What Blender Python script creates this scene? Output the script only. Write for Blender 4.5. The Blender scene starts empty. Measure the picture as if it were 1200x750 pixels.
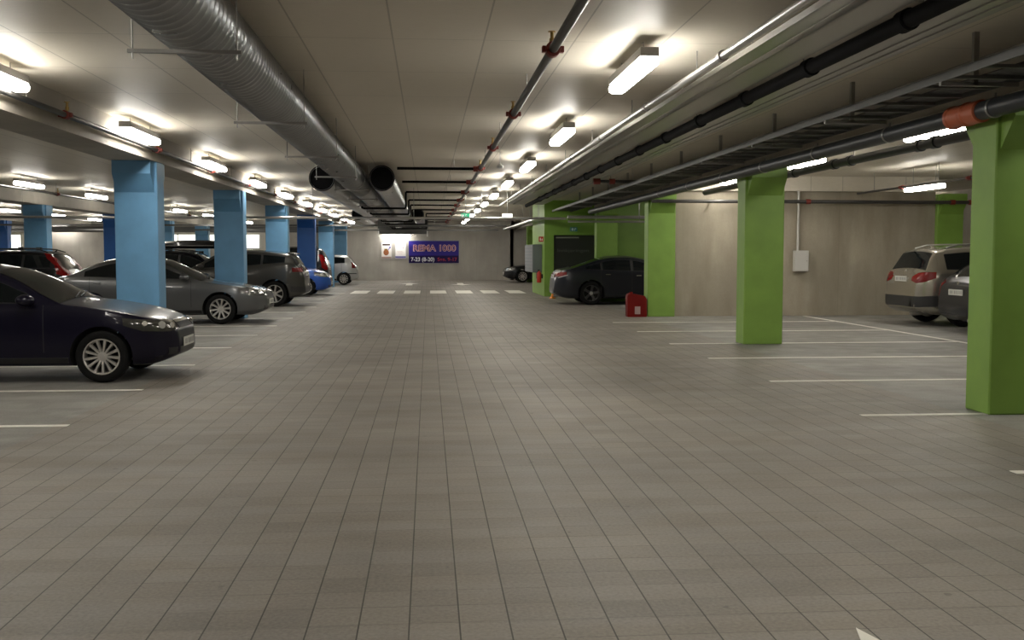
import bpy, bmesh, math, random
from mathutils import Vector, Matrix
from mathutils.bvhtree import BVHTree
random.seed(7)
S = bpy.context.scene
COL = S.collection
PI = math.pi
CEIL = 3.34      # underside of the slab
SOF = 2.93       # underside of the long beams

# ---------------------------------------------------------------- materials
def mat(name, col, rough=.6, metal=0., coat=0., spec=.5, emit=None, es=0., trans=0., alpha=None):
    m = bpy.data.materials.new(name); m.use_nodes = True
    b = m.node_tree.nodes['Principled BSDF']
    b.inputs['Base Color'].default_value = (*col, 1)
    b.inputs['Roughness'].default_value = rough
    b.inputs['Metallic'].default_value = metal
    b.inputs['Coat Weight'].default_value = coat
    b.inputs['Coat Roughness'].default_value = .06
    b.inputs['Specular IOR Level'].default_value = spec
    if emit:
        b.inputs['Emission Color'].default_value = (*emit, 1)
        b.inputs['Emission Strength'].default_value = es
    if trans:
        b.inputs['Transmission Weight'].default_value = trans
    return m

class NT:
    def __init__(s, m): s.t = m.node_tree; s.n = s.t.nodes; s.l = s.t.links; s.b = s.n['Principled BSDF']
    def new(s, kind, **kw):
        n = s.n.new(kind)
        for k, v in kw.items(): setattr(n, k, v)
        return n
    def put(s, v, sock):
        if isinstance(v, (int, float)): sock.default_value = v
        elif isinstance(v, tuple): sock.default_value = v if len(v) == 4 or sock.type == 'VECTOR' else (*v, 1)
        else: s.l.new(v, sock)
    def math(s, op, a, b=0., c=0.):
        n = s.new('ShaderNodeMath', operation=op)
        s.put(a, n.inputs[0]); s.put(b, n.inputs[1]); s.put(c, n.inputs[2])
        return n.outputs[0]
    def noise(s, scale, detail=3., vec=None, rough=.55):
        n = s.new('ShaderNodeTexNoise'); n.inputs['Scale'].default_value = scale
        n.inputs['Detail'].default_value = detail; n.inputs['Roughness'].default_value = rough
        if vec is not None: s.l.new(vec, n.inputs['Vector'])
        return n.outputs['Fac']
    def mix(s, f, a, b):
        n = s.new('ShaderNodeMix', data_type='RGBA')
        s.put(f, n.inputs['Factor']); s.put(a, n.inputs[6]); s.put(b, n.inputs[7])
        return n.outputs[2]
    def ramp(s, f, lo, hi, a=0., b=1.):
        n = s.new('ShaderNodeMapRange'); s.put(f, n.inputs[0])
        for i, v in zip((1, 2, 3, 4), (lo, hi, a, b)): n.inputs[i].default_value = v
        return n.outputs[0]
    def pos(s):
        g = s.new('ShaderNodeNewGeometry'); sp = s.new('ShaderNodeSeparateXYZ')
        s.l.new(g.outputs['Position'], sp.inputs[0]); return g.outputs['Position'], sp.outputs
    def line(s, v, off, pitch, w):
        """1 on a joint of width w, 0 elsewhere"""
        f = s.math('FRACT', s.math('DIVIDE', s.math('SUBTRACT', v, off - w / 2), pitch))
        return s.math('LESS_THAN', f, w / pitch)
    def scale_vec(s, v, x, y, z):
        n = s.new('ShaderNodeMapping'); n.inputs['Scale'].default_value = (x, y, z); s.l.new(v, n.inputs['Vector']); return n.outputs[0]
    def bump(s, h, strength, dist=.01):
        n = s.new('ShaderNodeBump'); n.inputs['Strength'].default_value = strength; n.inputs['Distance'].default_value = dist
        s.l.new(h, n.inputs['Height']); s.l.new(n.outputs[0], s.b.inputs['Normal'])

def mul(c, k): return tuple(x * k for x in c)

def floor_mat():
    m = mat('floor_pavers', (.25, .23, .2), .62); t = NT(m); P, (x, y, z) = t.pos()
    pitch = .2035
    lx = t.line(x, -.085, pitch, .0065); ly = t.line(y, .02, pitch, .005)
    cx = t.math('FLOOR', t.math('DIVIDE', t.math('SUBTRACT', x, -.085), pitch)); cy = t.math('FLOOR', t.math('DIVIDE', t.math('SUBTRACT', y, .02), pitch))
    cv = t.new('ShaderNodeCombineXYZ'); t.l.new(cx, cv.inputs[0]); t.l.new(cy, cv.inputs[1])
    wn = t.new('ShaderNodeTexWhiteNoise', noise_dimensions='2D'); t.l.new(cv.outputs[0], wn.inputs[0])
    wr = t.new('ShaderNodeTexWhiteNoise', noise_dimensions='1D'); t.l.new(t.math('FLOOR', t.math('DIVIDE', y, pitch * 5)), wr.inputs[1])
    big = t.noise(.55, 4., P); mid = t.noise(2.3, 5., P); fine = t.noise(55., 3., P)
    strk = t.noise(1.2, 3., t.scale_vec(P, .5, 2.6, 1))
    v = t.math('ADD', t.ramp(wn.outputs[0], 0, 1, -.07, .07), t.ramp(big, .3, .7, -.16, .14))
    v = t.math('ADD', v, t.ramp(mid, .3, .7, -.10, .09)); v = t.math('ADD', v, t.ramp(fine, .3, .7, -.13, .13))
    v = t.math('ADD', v, t.ramp(strk, .35, .65, -.08, .07)); v = t.math('ADD', v, t.ramp(wr.outputs[0], 0, 1, -.05, .05))
    v = t.math('ADD', v, .88)
    brd = t.math('MULTIPLY', t.math('GREATER_THAN', x, -3.25), t.math('LESS_THAN', x, 5.0))
    lines = t.math('MULTIPLY', t.math('MAXIMUM', t.math('MULTIPLY', lx, .92), t.math('MULTIPLY', ly, t.ramp(t.noise(1.1, 3., P), .42, .58, .10, .6))), brd)
    base = t.mix(t.ramp(strk, .4, .62), (.256, .228, .193), (.244, .222, .196))
    base = t.mix(brd, t.mix(t.ramp(mid, .4, .6), (.27, .262, .24), (.235, .226, .205)), base)
    vm = t.new('ShaderNodeVectorMath', operation='SCALE'); t.l.new(base, vm.inputs[0]); t.l.new(v, vm.inputs['Scale'])
    c = t.mix(lines, vm.outputs[0], (.03, .028, .02))
    spots = t.ramp(t.noise(9., 1., P), .76, .80)
    c = t.mix(t.math('MULTIPLY', spots, .45), c, (.06, .055, .045))
    t.l.new(c, t.b.inputs['Base Color'])
    t.put(t.ramp(mid, .3, .7, .5, .68), t.b.inputs['Roughness'])
    h = t.math('SUBTRACT', t.math('MULTIPLY', fine, .25), lines); t.bump(h, .35, .004)
    return m

def ceil_mat():
    m = mat('ceiling_paint', (.5, .46, .38), .5, spec=.4); t = NT(m); P, (x, y, z) = t.pos()
    lx = t.line(x, .49, .785, .014); ly = t.line(y, 8.98, 1.62, .011)
    cv = t.new('ShaderNodeCombineXYZ'); t.l.new(t.math('FLOOR', t.math('DIVIDE', t.math('SUBTRACT', x, .49), .785)), cv.inputs[0]); t.l.new(t.math('FLOOR', t.math('DIVIDE', t.math('SUBTRACT', y, 8.98), 1.62)), cv.inputs[1])
    wn = t.new('ShaderNodeTexWhiteNoise', noise_dimensions='2D'); t.l.new(cv.outputs[0], wn.inputs[0])
    n = t.noise(.8, 4., P); f = t.noise(26., 3., t.scale_vec(P, .4, 3., 1))
    c = t.mix(n, (.72, .668, .565), (.79, .735, .63))
    c = t.mix(t.ramp(wn.outputs[0], 0, 1, 0, .14), c, (.50, .46, .385))
    c = t.mix(t.ramp(f, .3, .7, 0, .18), c, (.48, .44, .36))
    c = t.mix(t.math('MULTIPLY', t.math('MAXIMUM', lx, ly), .55), c, (.24, .22, .18))
    t.l.new(c, t.b.inputs['Base Color'])
    t.bump(t.math('ADD', t.math('MULTIPLY', f, .5), t.math('MULTIPLY', n, .4)), .12, .01)
    return m

def concrete(name, a, b, vertical=True, sc=1.):
    m = mat(name, a, .7); t = NT(m); P, (x, y, z) = t.pos()
    st = t.noise(2.2 * sc, 5., t.scale_vec(P, 1.1, 1.1, .22 if vertical else 1))
    n = t.noise(.7 * sc, 5., P); f = t.noise(30., 3., P)
    c = t.mix(t.ramp(st, .3, .7), a, b)
    c = t.mix(t.ramp(n, .4, .65, 0, .6), c, mul(b, .62))
    vl = t.line(x, .3, 2.4, .02); c = t.mix(t.math('MULTIPLY', vl, .18), c, mul(a, .5))
    c = t.mix(t.ramp(f, .3, .7, 0, .12), c, mul(a, .6))
    t.l.new(c, t.b.inputs['Base Color']); t.bump(t.math('ADD', f, st), .25, .006)
    return m

def painted(name, c, rough=.5):
    m = mat(name, c, rough); t = NT(m); P, _ = t.pos()
    n = t.noise(2.5, 4., P); f = t.noise(60., 2., P)
    t.l.new(t.mix(t.ramp(n, .35, .65), mul(c, .93), mul(c, 1.06)), t.b.inputs['Base Color'])
    t.bump(f, .2, .003); return m

def duct_mat():
    m = mat('galvanised_duct', (.42, .43, .44), .34, metal=.9); t = NT(m); P, (x, y, z) = t.pos()
    w = t.math('SINE', t.math('MULTIPLY', y, 2 * PI / .085)); n = t.noise(3., 3., P)
    t.put(t.ramp(n, .3, .7, .27, .36), t.b.inputs['Roughness'])
    t.l.new(t.mix(n, (.24, .255, .27), (.40, .41, .42)), t.b.inputs['Base Color'])
    t.bump(w, .12, .004); return m

M = dict(
 floor=floor_mat(), ceil=ceil_mat(),
 wallR=concrete('wall_board_marked', (.27, .235, .175), (.43, .385, .30)),
 beam=concrete('beam_concrete', (.44, .41, .35), (.52, .485, .42), False),
 wallF=concrete('wall_far_grey', (.35, .33, .295), (.43, .405, .365)),
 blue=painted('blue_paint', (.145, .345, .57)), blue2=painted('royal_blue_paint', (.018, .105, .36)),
 green=painted('green_paint', (.20, .35, .058)),
 duct=duct_mat(), galv=mat('galvanised_steel', (.55, .55, .54), .33, .9), rod=mat('zinc_rod', (.35, .34, .32), .4, .8),
 pipe=mat('painted_grey_pipe', (.055, .053, .05), .38, .2), black=mat('black_rubber', (.006, .006, .006), .7, spec=.2),
 ins=mat('black_insulation', (.004, .004, .005), .75, spec=.15), dpipe=mat('dark_grey_plastic_pipe', (.018, .021, .024), .4, spec=.4),
 red=mat('red_coupling', (.22, .03, .02), .5), orange=mat('orange_brown_coupling', (.42, .10, .04), .5),
 brass=mat('brass', (.55, .38, .14), .35, .9), greyp=mat('grey_tray_paint', (.46, .45, .42), .35, .3),
 tray=mat('dull_tray_steel', (.13, .13, .125), .5, .5), cable=mat('dark_cable', (.05, .05, .055), .5),
 white=mat('white_plastic', (.72, .72, .70), .45), line=painted('road_paint', (.74, .72, .66), .6),
 housing=mat('lamp_housing', (.30, .29, .27), .5),
 lamp=mat('lamp_diffuser', (.9, .9, .9), .4, emit=(1., .955, .87), es=24.),
 window=mat('lit_window', (.8, .8, .8), .4, emit=(1., .98, .80), es=1.6),
 frame=mat('window_frame', (.4, .4, .4), .5, .5),
 sign_blue=mat('sign_blue', (.030, .020, .22), .5, spec=.2), sign_navy=mat('sign_navy', (.010, .003, .06), .5, spec=.2),
 sign_red=mat('sign_red', (.42, .02, .05), .4), sign_pink=mat('sign_pink', (.80, .48, .50), .4), sign_white=mat('sign_white', (.75, .75, .8), .4),
 poster=mat('poster_white', (.75, .73, .72), .4), poster_dark=mat('poster_dark', (.035, .02, .015), .5),
 brown=mat('poster_brown', (.30, .10, .035), .5), ochre=mat('poster_ochre', (.22, .15, .03), .5), lilac=mat('poster_lilac', (.16, .15, .40), .4),
 exitg=mat('exit_green', (.02, .25, .12), .4, emit=(.05, .55, .28), es=.3),
 glass=mat('car_glass', (.006, .008, .009), .05, spec=.32), chrome=mat('chrome', (.7, .7, .7), .12, 1.),
 alloy=mat('alloy_rim', (.52, .50, .47), .35, .6), alloyd=mat('dark_alloy', (.10, .10, .10), .35, .7), tyre=mat('tyre', (.008, .008, .008), .85, spec=.2),
 well=mat('wheel_well', (.006, .006, .006), .9), lens=mat('headlamp_glass', (.80, .80, .76), .08, .55, coat=1.),
 lensm=mat('headlamp_cover', (.22, .22, .215), .08, .6, coat=1.), lensd=mat('smoked_headlamp', (.10, .10, .09), .08, .5, coat=1.), tail=mat('tail_lamp', (.17, .003, .003), .2, spec=.35),
 tailw=mat('clear_lamp', (.55, .5, .48), .15, coat=1.), amber=mat('amber_lens', (.8, .26, .02), .3),
 trim=mat('black_trim', (.02, .02, .021), .5), plate=mat('number_plate', (.60, .60, .56), .5), plink=mat('plate_ink', (.05, .05, .06), .6),
 door=mat('dark_door', (.022, .023, .022), .45), elbox=mat('pale_box', (.56, .55, .52), .45),
 locker=mat('grey_locker', (.12, .14, .145), .5), lockerl=mat('locker_slat', (.22, .235, .25), .5),
 redp=mat('red_plastic', (.15, .004, .002), .65, spec=.2), label=mat('paper_label', (.42, .30, .28), .6),
)
def paint(name, c, metal=.35, rough=.3, coat=1., spec=.5): return mat(name, c, rough, metal, coat=coat, spec=spec)

# ---------------------------------------------------------------- mesh helpers
def BM(): return bmesh.new()
def bx(bm, c, s, rot=None):
    r = bmesh.ops.create_cube(bm, size=1.)
    mt = Matrix.Translation(c) @ (rot.to_4x4() if rot else Matrix.Identity(4)) @ Matrix.Diagonal((*s, 1))
    bmesh.ops.transform(bm, matrix=mt, verts=r['verts']); return r['verts']
def bb(bm, x0, x1, y0, y1, z0, z1):
    return bx(bm, ((x0 + x1) / 2, (y0 + y1) / 2, (z0 + z1) / 2), (x1 - x0, y1 - y0, z1 - z0))
def bevel(bm, w, seg=2):
    bmesh.ops.bevel(bm, geom=[e for e in bm.edges if len(e.link_faces) == 2 and e.calc_face_angle() > .6], offset=w, segments=seg, affect='EDGES', profile=.6)
def cyl(bm, a, b, r, n=16, r2=None, cap=True):
    a = Vector(a); b = Vector(b); d = b - a; L = d.length
    k = bmesh.ops.create_cone(bm, cap_ends=cap, segments=n, radius1=r, radius2=r if r2 is None else r2, depth=L)
    bmesh.ops.transform(bm, matrix=Matrix.Translation((a + b) / 2) @ d.to_track_quat('Z', 'Y').to_matrix().to_4x4(), verts=k['verts'])
def lathe(bm, prof, n=32, axis='Y', c=(0, 0, 0), close=False):
    """prof: (axial, radius)"""
    rings = []
    for a, r in prof:
        ring = []
        for i in range(n):
            t = 2 * PI * i / n
            if axis == 'Y': p = (c[0] + r * math.cos(t), c[1] + a, c[2] + r * math.sin(t))
            elif axis == 'X': p = (c[0] + a, c[1] + r * math.cos(t), c[2] + r * math.sin(t))
            else: p = (c[0] + r * math.cos(t), c[1] + r * math.sin(t), c[2] + a)
            ring.append(bm.verts.new(p))
        rings.append(ring)
    pairs = list(zip(rings, rings[1:])) + ([(rings[-1], rings[0])] if close else [])
    for A, B in pairs:
        for i in range(n): bm.faces.new((A[i], A[(i + 1) % n], B[(i + 1) % n], B[i]))
    if not close:
        if prof[0][1] > 1e-4: bm.faces.new(rings[0])
        if prof[-1][1] > 1e-4: bm.faces.new(list(reversed(rings[-1])))
def tube(bm, pts, r, n=10):
    for a, b in zip(pts, pts[1:]): cyl(bm, a, b, r, n)
def fin(name, bm, m, parent=None, loc=None, smooth=True, ang=.6):
    bmesh.ops.recalc_face_normals(bm, faces=bm.faces)
    me = bpy.data.meshes.new(name); bm.to_mesh(me); bm.free()
    for x in (m if isinstance(m, list) else [m]): me.materials.append(x)
    if smooth:
        me.shade_smooth(); me.set_sharp_from_angle(angle=ang)
    o = bpy.data.objects.new(name, me); COL.objects.link(o)
    if parent: o.parent = parent
    if loc: o.location = loc
    return o
def put(name, me, parent, loc=(0, 0, 0), rz=0.):
    o = bpy.data.objects.new(name, me); COL.objects.link(o); o.parent = parent; o.location = loc; o.rotation_euler = (0, 0, rz); return o
def tag(o, label, cat, group=None, kind=None):
    if label: o['label'] = label
    if cat: o['category'] = cat
    if group: o['group'] = group
    if kind: o['kind'] = kind
    return o
def thing(name, label, cat, loc=(0, 0, 0), rz=0., group=None):
    o = bpy.data.objects.new(name, None); o.empty_display_size = .1; COL.objects.link(o); o.location = loc; o.rotation_euler = (0, 0, rz)
    return tag(o, label, cat, group)
def struct(name, m, boxes, label=None):
    bm = BM()
    for b in boxes: bb(bm, *b)
    o = fin(name, bm, m, smooth=False); o['kind'] = 'structure'
    if label: o['label'] = label
    return o
def text_mesh(s, size, m, parent, loc, ext=.004, off=0., name='lettering', width=None, bold=0.):
    cu = bpy.data.curves.new('t', 'FONT'); cu.body = s; cu.size = size; cu.extrude = ext; cu.offset = off; cu.align_x = 'CENTER'; cu.align_y = 'CENTER'
    t = bpy.data.objects.new('t', cu); COL.objects.link(t)
    dg = bpy.context.evaluated_depsgraph_get(); me = bpy.data.meshes.new_from_object(t.evaluated_get(dg))
    bpy.data.objects.remove(t); bpy.data.curves.remove(cu)
    me.materials.clear(); me.materials.append(m)
    xs = [v.co.x for v in me.vertices]; k = 1.
    if width: k = width / (max(xs) - min(xs))
    me.transform(Matrix.Rotation(PI / 2, 4, 'X') @ Matrix.Diagonal((k, 1, 1, 1)))
    return put(name, me, parent, loc)

# ---------------------------------------------------------------- setting
X0, X1, Y0, Y1 = -30., 15.5, -9., 57.5
struct('floor', M['floor'], [(X0, X1, Y0, 64, -.1, 0)])
struct('ceiling', M['ceil'], [(X0, X1, Y0, 64, CEIL, CEIL + .2)])
struct('wall_back', M['wallF'], [(X0, X1, Y0 - .3, Y0, 0, CEIL)])
struct('wall_left', M['wallF'], [(X0 - .3, X0, Y0, 64, 0, CEIL)])
struct('wall_right', M['wallR'], [(X1, X1 + .3, Y0, 64, 0, CEIL)])
struct('wall_far', M['wallF'], [(X0, 4.78, Y1, Y1 + .3, 0, CEIL), (4.78, X1, 60.5, 60.8, 0, CEIL), (4.58, 4.78, Y1, 60.5, 0, CEIL)])
struct('wall_parking_bay', M['wallR'], [(5.84, 12.3, 24.12, 24.4, 0, CEIL)])
struct('wall_stair_core', M['green'], [(4.03, 4.36, 35.55, 39.66, 0, CEIL), (4.36, 5.84, 35.55, 39.66, 2.14, CEIL), (4.36, 5.84, 36.0, 39.66, 0, 2.14), (5.84, X1, 31.9, 39.66, 0, CEIL)])
struct('wall_side_room', M['white'], [(12.95, X1, 33.0, 33.2, 0, CEIL)]).location = (0, -2.5, 0)
struct('trim_1', M['beam'], [(-4.88, -4.22, Y0, 57.5, SOF, CEIL)])
struct('trim_2', M['beam'], [(-11.90, -11.24, Y0, 57.5, SOF, CEIL)])
struct('trim_3', M['beam'], [(-18.9, -18.24, Y0, 57.5, SOF, CEIL)])
struct('trim_4', M['beam'], [(5.18, 5.84, Y0, 31.9, SOF, CEIL), (5.18, 5.84, 39.66, 60.5, SOF, CEIL)])
struct('trim_5', M['ceil'], [(5.84, 12.3, 23.98, 24.12, 2.99, CEIL)])
# dark roller door into the stair core
bm = BM(); bb(bm, 4.36, 5.84, 35.62, 35.68, 0, 2.13)
for k in range(8): bb(bm, 4.40, 5.80, 35.605, 35.62, .1 + k * .25, .32 + k * .25)
dr = fin('door_1', bm, M['door'], smooth=False); dr['kind'] = 'structure'; dr['label'] = 'dark panelled door in the green stair core'
bm = BM(); bb(bm, 4.44, 5.25, 35.60, 35.66, 2.03, 2.08); fin('door_rail', bm, M['rod'], dr)
# lit windows in the far left wall
for i, (a, b, zt) in enumerate([(-15.1, -12.2, 2.52), (-12.15, -9.25, 2.52), (-23.6, -21.9, 2.5)]):
    bm = BM(); bb(bm, a, b, Y1 - .06, Y1, 1.8, zt)
    w = fin('window_%d' % (i + 1), bm, M['window'] if i < 3 else M['window'], smooth=False); w['kind'] = 'structure'
    bm = BM()
    for x in (a, (a + b) / 2, b): bb(bm, x - .03, x + .03, Y1 - .1, Y1 - .04, 1.77, zt + .03)
    bb(bm, a, b, Y1 - .1, Y1 - .04, zt, zt + .05); bb(bm, a, b, Y1 - .1, Y1 - .04, 1.75, 1.8)
    fin('window_frame', bm, M['frame'], w, smooth=False)

# ---------------------------------------------------------------- columns
ORD = ['nearest', 'second', 'third', 'fourth', 'fifth', 'sixth', 'seventh', 'eighth', 'ninth', 'tenth', 'eleventh', 'twelfth', 'thirteenth', 'fourteenth', 'fifteenth']
def column(x0, y, m, label, group, back=True, right_of=True):
    w, d = .66, .42
    c = thing('column', label, 'column', (x0 + w / 2, y, 0), group=group)
    bm = BM(); bb(bm, -w / 2, w / 2, 0, d, 0, SOF); bevel(bm, .012, 1); fin('shaft', bm, m, c)
    for s in ((-1, 1) if back else (-1,)):
        bm = BM(); yb = 0 if s < 0 else d; q = w / 2 - .04
        pr = [(0, SOF), (s * .22, SOF), (s * .22, SOF - .20), (0, SOF - .48)]
        vs = [[bm.verts.new((xx, yb + p[0], p[1])) for p in pr] for xx in (-q, q)]
        bm.faces.new(vs[0]); bm.faces.new(vs[1][::-1])
        for i in range(4): bm.faces.new((vs[0][i], vs[0][(i + 1) % 4], vs[1][(i + 1) % 4], vs[1][i]))
        fin('corbel', bm, m, c, smooth=False)
    return c
YC = [9.05 + 7.45 * k for k in range(7)]
for k, y in enumerate(YC[1:]):
    dark = (k == 3)
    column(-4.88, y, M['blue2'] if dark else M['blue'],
           ('royal blue concrete column behind the small blue car, left of the lane' if dark else
            '%s light blue concrete column from the camera in the row edging the lane on the left' % ORD[k]), 'blue columns left of the lane')
for k, y in ((3, YC[3]), (4, YC[4]), (5, YC[5]), (6, YC[6])):
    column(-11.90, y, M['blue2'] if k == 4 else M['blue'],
           ['light blue concrete column behind the black estate car with red tail lamps', 'royal blue column half hidden behind the nearest light blue column',
            'light blue column seen between the nearest column and the lit window', 'farthest light blue column of the back row, between two lit windows'][k - 3], 'blue columns of the back row')
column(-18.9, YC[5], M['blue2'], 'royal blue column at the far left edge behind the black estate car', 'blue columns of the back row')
for k in (0, 1, 2, 3, 6):
    column(5.18, YC[k], M['green'], {0: 'nearest green concrete column, at the right edge of the picture', 1: 'green concrete column standing free between the parking bays, second from the camera',
           2: 'green column at the left end of the bare concrete wall, beside the red plastic container', 3: 'green column behind the roof of the dark grey fastback car', 6: 'farthest green column, behind the grey wall cabinet and black car'}[k], 'green columns right of the lane')
c = column(12.3, 24.0, M['green'], 'green column at the right end of the concrete wall, behind the silver suv', 'green columns right of the lane')

# ---------------------------------------------------------------- floor markings
def mark(name, boxes, label, cat, group=None, z=.004):
    bm = BM()
    for b in boxes: bb(bm, b[0], b[1], b[2], b[3], 0., z)
    return tag(fin(name, bm, M['line'], smooth=False), label, cat, group)
LY = [6.64, 9.12, 11.67, 14.32, 16.69, 19.35, 21.96]
LN = ['right picture edge before the nearest green column', 'foot of the nearest green column', 'gap left of the nearest green column', 'floor in front of the second green column', 'foot of the second green column', 'bay just behind the second green column', 'bay next to the concrete wall']
for y, s in zip(LY, LN):
    mark('parking_line', [(3.99, 9.0 if y > 10 else 9.0, y - .045, y + .045)], 'white bay line at the ' + s, 'floor line', 'bay lines on the right')
mark('parking_line', [(8.95, 9.04, 6.5, 23.9)], 'long white line running away from the camera in front of the silver suv', 'floor line')
LL = [9.14, 11.49, 14.0, 16.57, 19.05, 21.5, 24.0, 26.5, 29.0, 31.5, 34.0, 36.5, 39.0]
LT = ['at the left edge nearest the camera', 'just in front of the dark blue car', 'under the dark blue car beyond its front wheel', 'beyond the nose of the dark blue car', 'just in front of the silver saloon car', 'under the silver saloon car', 'behind the silver saloon car', 'in front of the grey crossover', 'under the grey crossover', 'behind the grey crossover', 'in front of the small blue car', 'under the small blue car', 'behind the small blue car']
for y, s in zip(LL, LT):
    mark('parking_line', [(-8.1, -3.14, y - .045, y + .045)], 'white painted bay line on the left ' + s, 'floor line', 'bay lines on the left')
for k in range(7):
    x = -2.94 + k * 1.0
    mark('crossing_stripe', [(x, x + .62, 38.5, 41.5)], 'white crossing stripe on the far floor, %s from the left of seven' % ['first', 'second', 'third', 'fourth', 'fifth', 'sixth', 'seventh'][k], 'crossing stripe', 'crossing stripes before the far wall')
def arrow(x, y, L, w, up, label):
    bm = BM(); s = 1 if up else -1
    P = [(-w * .16, -L / 2), (w * .16, -L / 2), (w * .16, L * .1), (w / 2, L * .1), (0, L / 2), (-w / 2, L * .1), (-w * .16, L * .1)]
    lo = [bm.verts.new((x + a, y + s * b, 0)) for a, b in P]; hi = [bm.verts.new((x + a, y + s * b, .004)) for a, b in P]
    bm.faces.new(hi); bm.faces.new(lo[::-1])
    for i in range(7): bm.faces.new((lo[i], lo[(i + 1) % 7], hi[(i + 1) % 7], hi[i]))
    tag(fin('floor_arrow', bm, M['line'], smooth=False), label, 'floor arrow', 'arrows painted on the lane')
arrow(-.93, 50.2, 3.6, .95, True, 'small white arrow on the floor near the far wall, left one of two')
arrow(1.57, 50.2, 3.6, .95, False, 'small white arrow on the floor near the far wall, right one of two')
arrow(1.70, 2.19, 3.4, .75, True, 'white arrow tip at the bottom edge of the picture')

# ---------------------------------------------------------------- lamps
def lamp_protos():
    bm = BM(); bb(bm, -.082, .082, -.765, .765, .06, .14); bevel(bm, .012); h = fin('housing', bm, M['housing'])
    bm = BM()
    P = [(-.064, .062), (-.084, .03), (-.076, -.008), (-.050, -.022), (.050, -.022), (.076, -.008), (.084, .03), (.064, .062)]
    vs = [[bm.verts.new((a, yy, b)) for a, b in P] for yy in (-.755, .755)]
    bm.faces.new(vs[0]); bm.faces.new(vs[1][::-1])
    for i in range(8): bm.faces.new((vs[0][i], vs[0][(i + 1) % 8], vs[1][(i + 1) % 8], vs[1][i]))
    d = fin('diffuser', bm, M['lamp'], smooth=False)
    out = h.data, d.data
    bpy.data.objects.remove(h); bpy.data.objects.remove(d); return out
HM, DM = lamp_protos()
def rod_mesh(L, r=.006):
    bm = BM(); cyl(bm, (0, 0, 0), (0, 0, L), r, 8); o = fin('rod', bm, M['rod']); me = o.data; bpy.data.objects.remove(o); return me
RODS = {}
def lamp(x, y, z, label, group, rz=0.):
    t = thing('ceiling_lamp', label, 'lamp', (x, y, z), rz, group)
    put('housing', HM, t); put('diffuser', DM, t)
    L = round(CEIL - z - .14, 3)
    if L not in RODS: RODS[L] = rod_mesh(L)
    for q in (-.5, .5): put('hanger_rod', RODS[L], t, (0, q, .14))
    return t
def ordn(k): return ORD[k]
k = 0
for i in range(12):
    y = -.55 + 5.0 * i
    if y > 56: break
    lamp(1.88, y, 3.11, ('lit strip lamp over the lane, above and out of the picture' if i < 2 else '%s lit strip lamp in the bright row over the lane, counted from the camera' % ordn(i - 2)), 'strip lamps over the lane')
for i in range(12):
    y = -.1 + 5.0 * i
    if y > 56: break
    lamp(-4.02, y, 3.12, ('lit strip lamp left of the lane, above and out of the picture' if i < 2 else '%s lit strip lamp beside the sprinkler pipe left of the lane, counted from the camera' % ordn(i - 2)), 'strip lamps left of the lane')
for i in range(11):
    y = 5.5 + 5.0 * i
    lamp(-9.5, y, 3.11, ('lit strip lamp over the left parked cars, out of the picture' if i < 4 else '%s lit strip lamp hanging over the backs of the left parked cars' % ordn(i - 4)), 'strip lamps over the left cars')
for i in range(6):
    y = 31. + 5.0 * i
    lamp(-16., y, 3.11, '%s lit strip lamp in the row beyond the back row of blue columns' % ordn(i), 'strip lamps beyond the back columns')
for i in range(4):
    y = 38. + 5.0 * i
    lamp(-22., y, 3.11, '%s lit strip lamp in the outermost row at the far left' % ordn(i), 'strip lamps at the far left')
for i, y in enumerate((8.6, 13.6, 18.4, 22.9)):
    lamp(6.9, y, 3.12, ['lit strip lamp over the right bays hidden beyond the nearest green column', 'lit strip lamp behind the dark pipes left of the nearest green column', 'lit strip lamp behind the dark pipes just right of the second green column', 'lit strip lamp behind the trays just left of the second green column'][i], 'strip lamps over the right bays')
lamp(10.45, 21.0, 2.86, 'bright strip lamp hanging low over the silver suv', 'strip lamps over the right bays')
lamp(10.6, 9., 3.11, 'strip lamp over the right bays outside the picture', 'strip lamps over the right bays')
lamp(8.0, 28.3, 3.11, 'strip lamp over the dark grey fastback car, behind the wall', 'strip lamps behind the concrete wall')
lamp(9.0, 46., 3.11, 'strip lamp over the bays beyond the stair core', 'strip lamps behind the concrete wall')
lamp(6.6, 57.2, 3.11, 'added strip lamp brightening the far recess right of the sign wall', 'strip lamps behind the concrete wall')  # added fill lamp, lights the otherwise black recess
lamp(-19.6, 56.9, 2.9, 'strip lamp close to the far wall at the far left', 'far wall lamps', PI / 2)
lamp(14.9, 31., 3.11, 'strip lamp in the side room beyond the wall end', 'strip lamps behind the concrete wall')

# ---------------------------------------------------------------- pipes, ducts, trays
def pipe(name, x, z, r, y0, y1, m, label, rods=None, rod_off=0., n=20, extra=None):
    t = thing(name, label, 'pipe', (x, y0, z))
    bm = BM(); cyl(bm, (0, 0, 0), (0, y1 - y0, 0), r, n); fin('pipe_run', bm, m, t)
    if rods:
        L = round(CEIL - z, 3); me = rod_mesh(L)
        for y in rods: put('hanger_rod', me, t, (rod_off, y - y0, 0))
    return t
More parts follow.
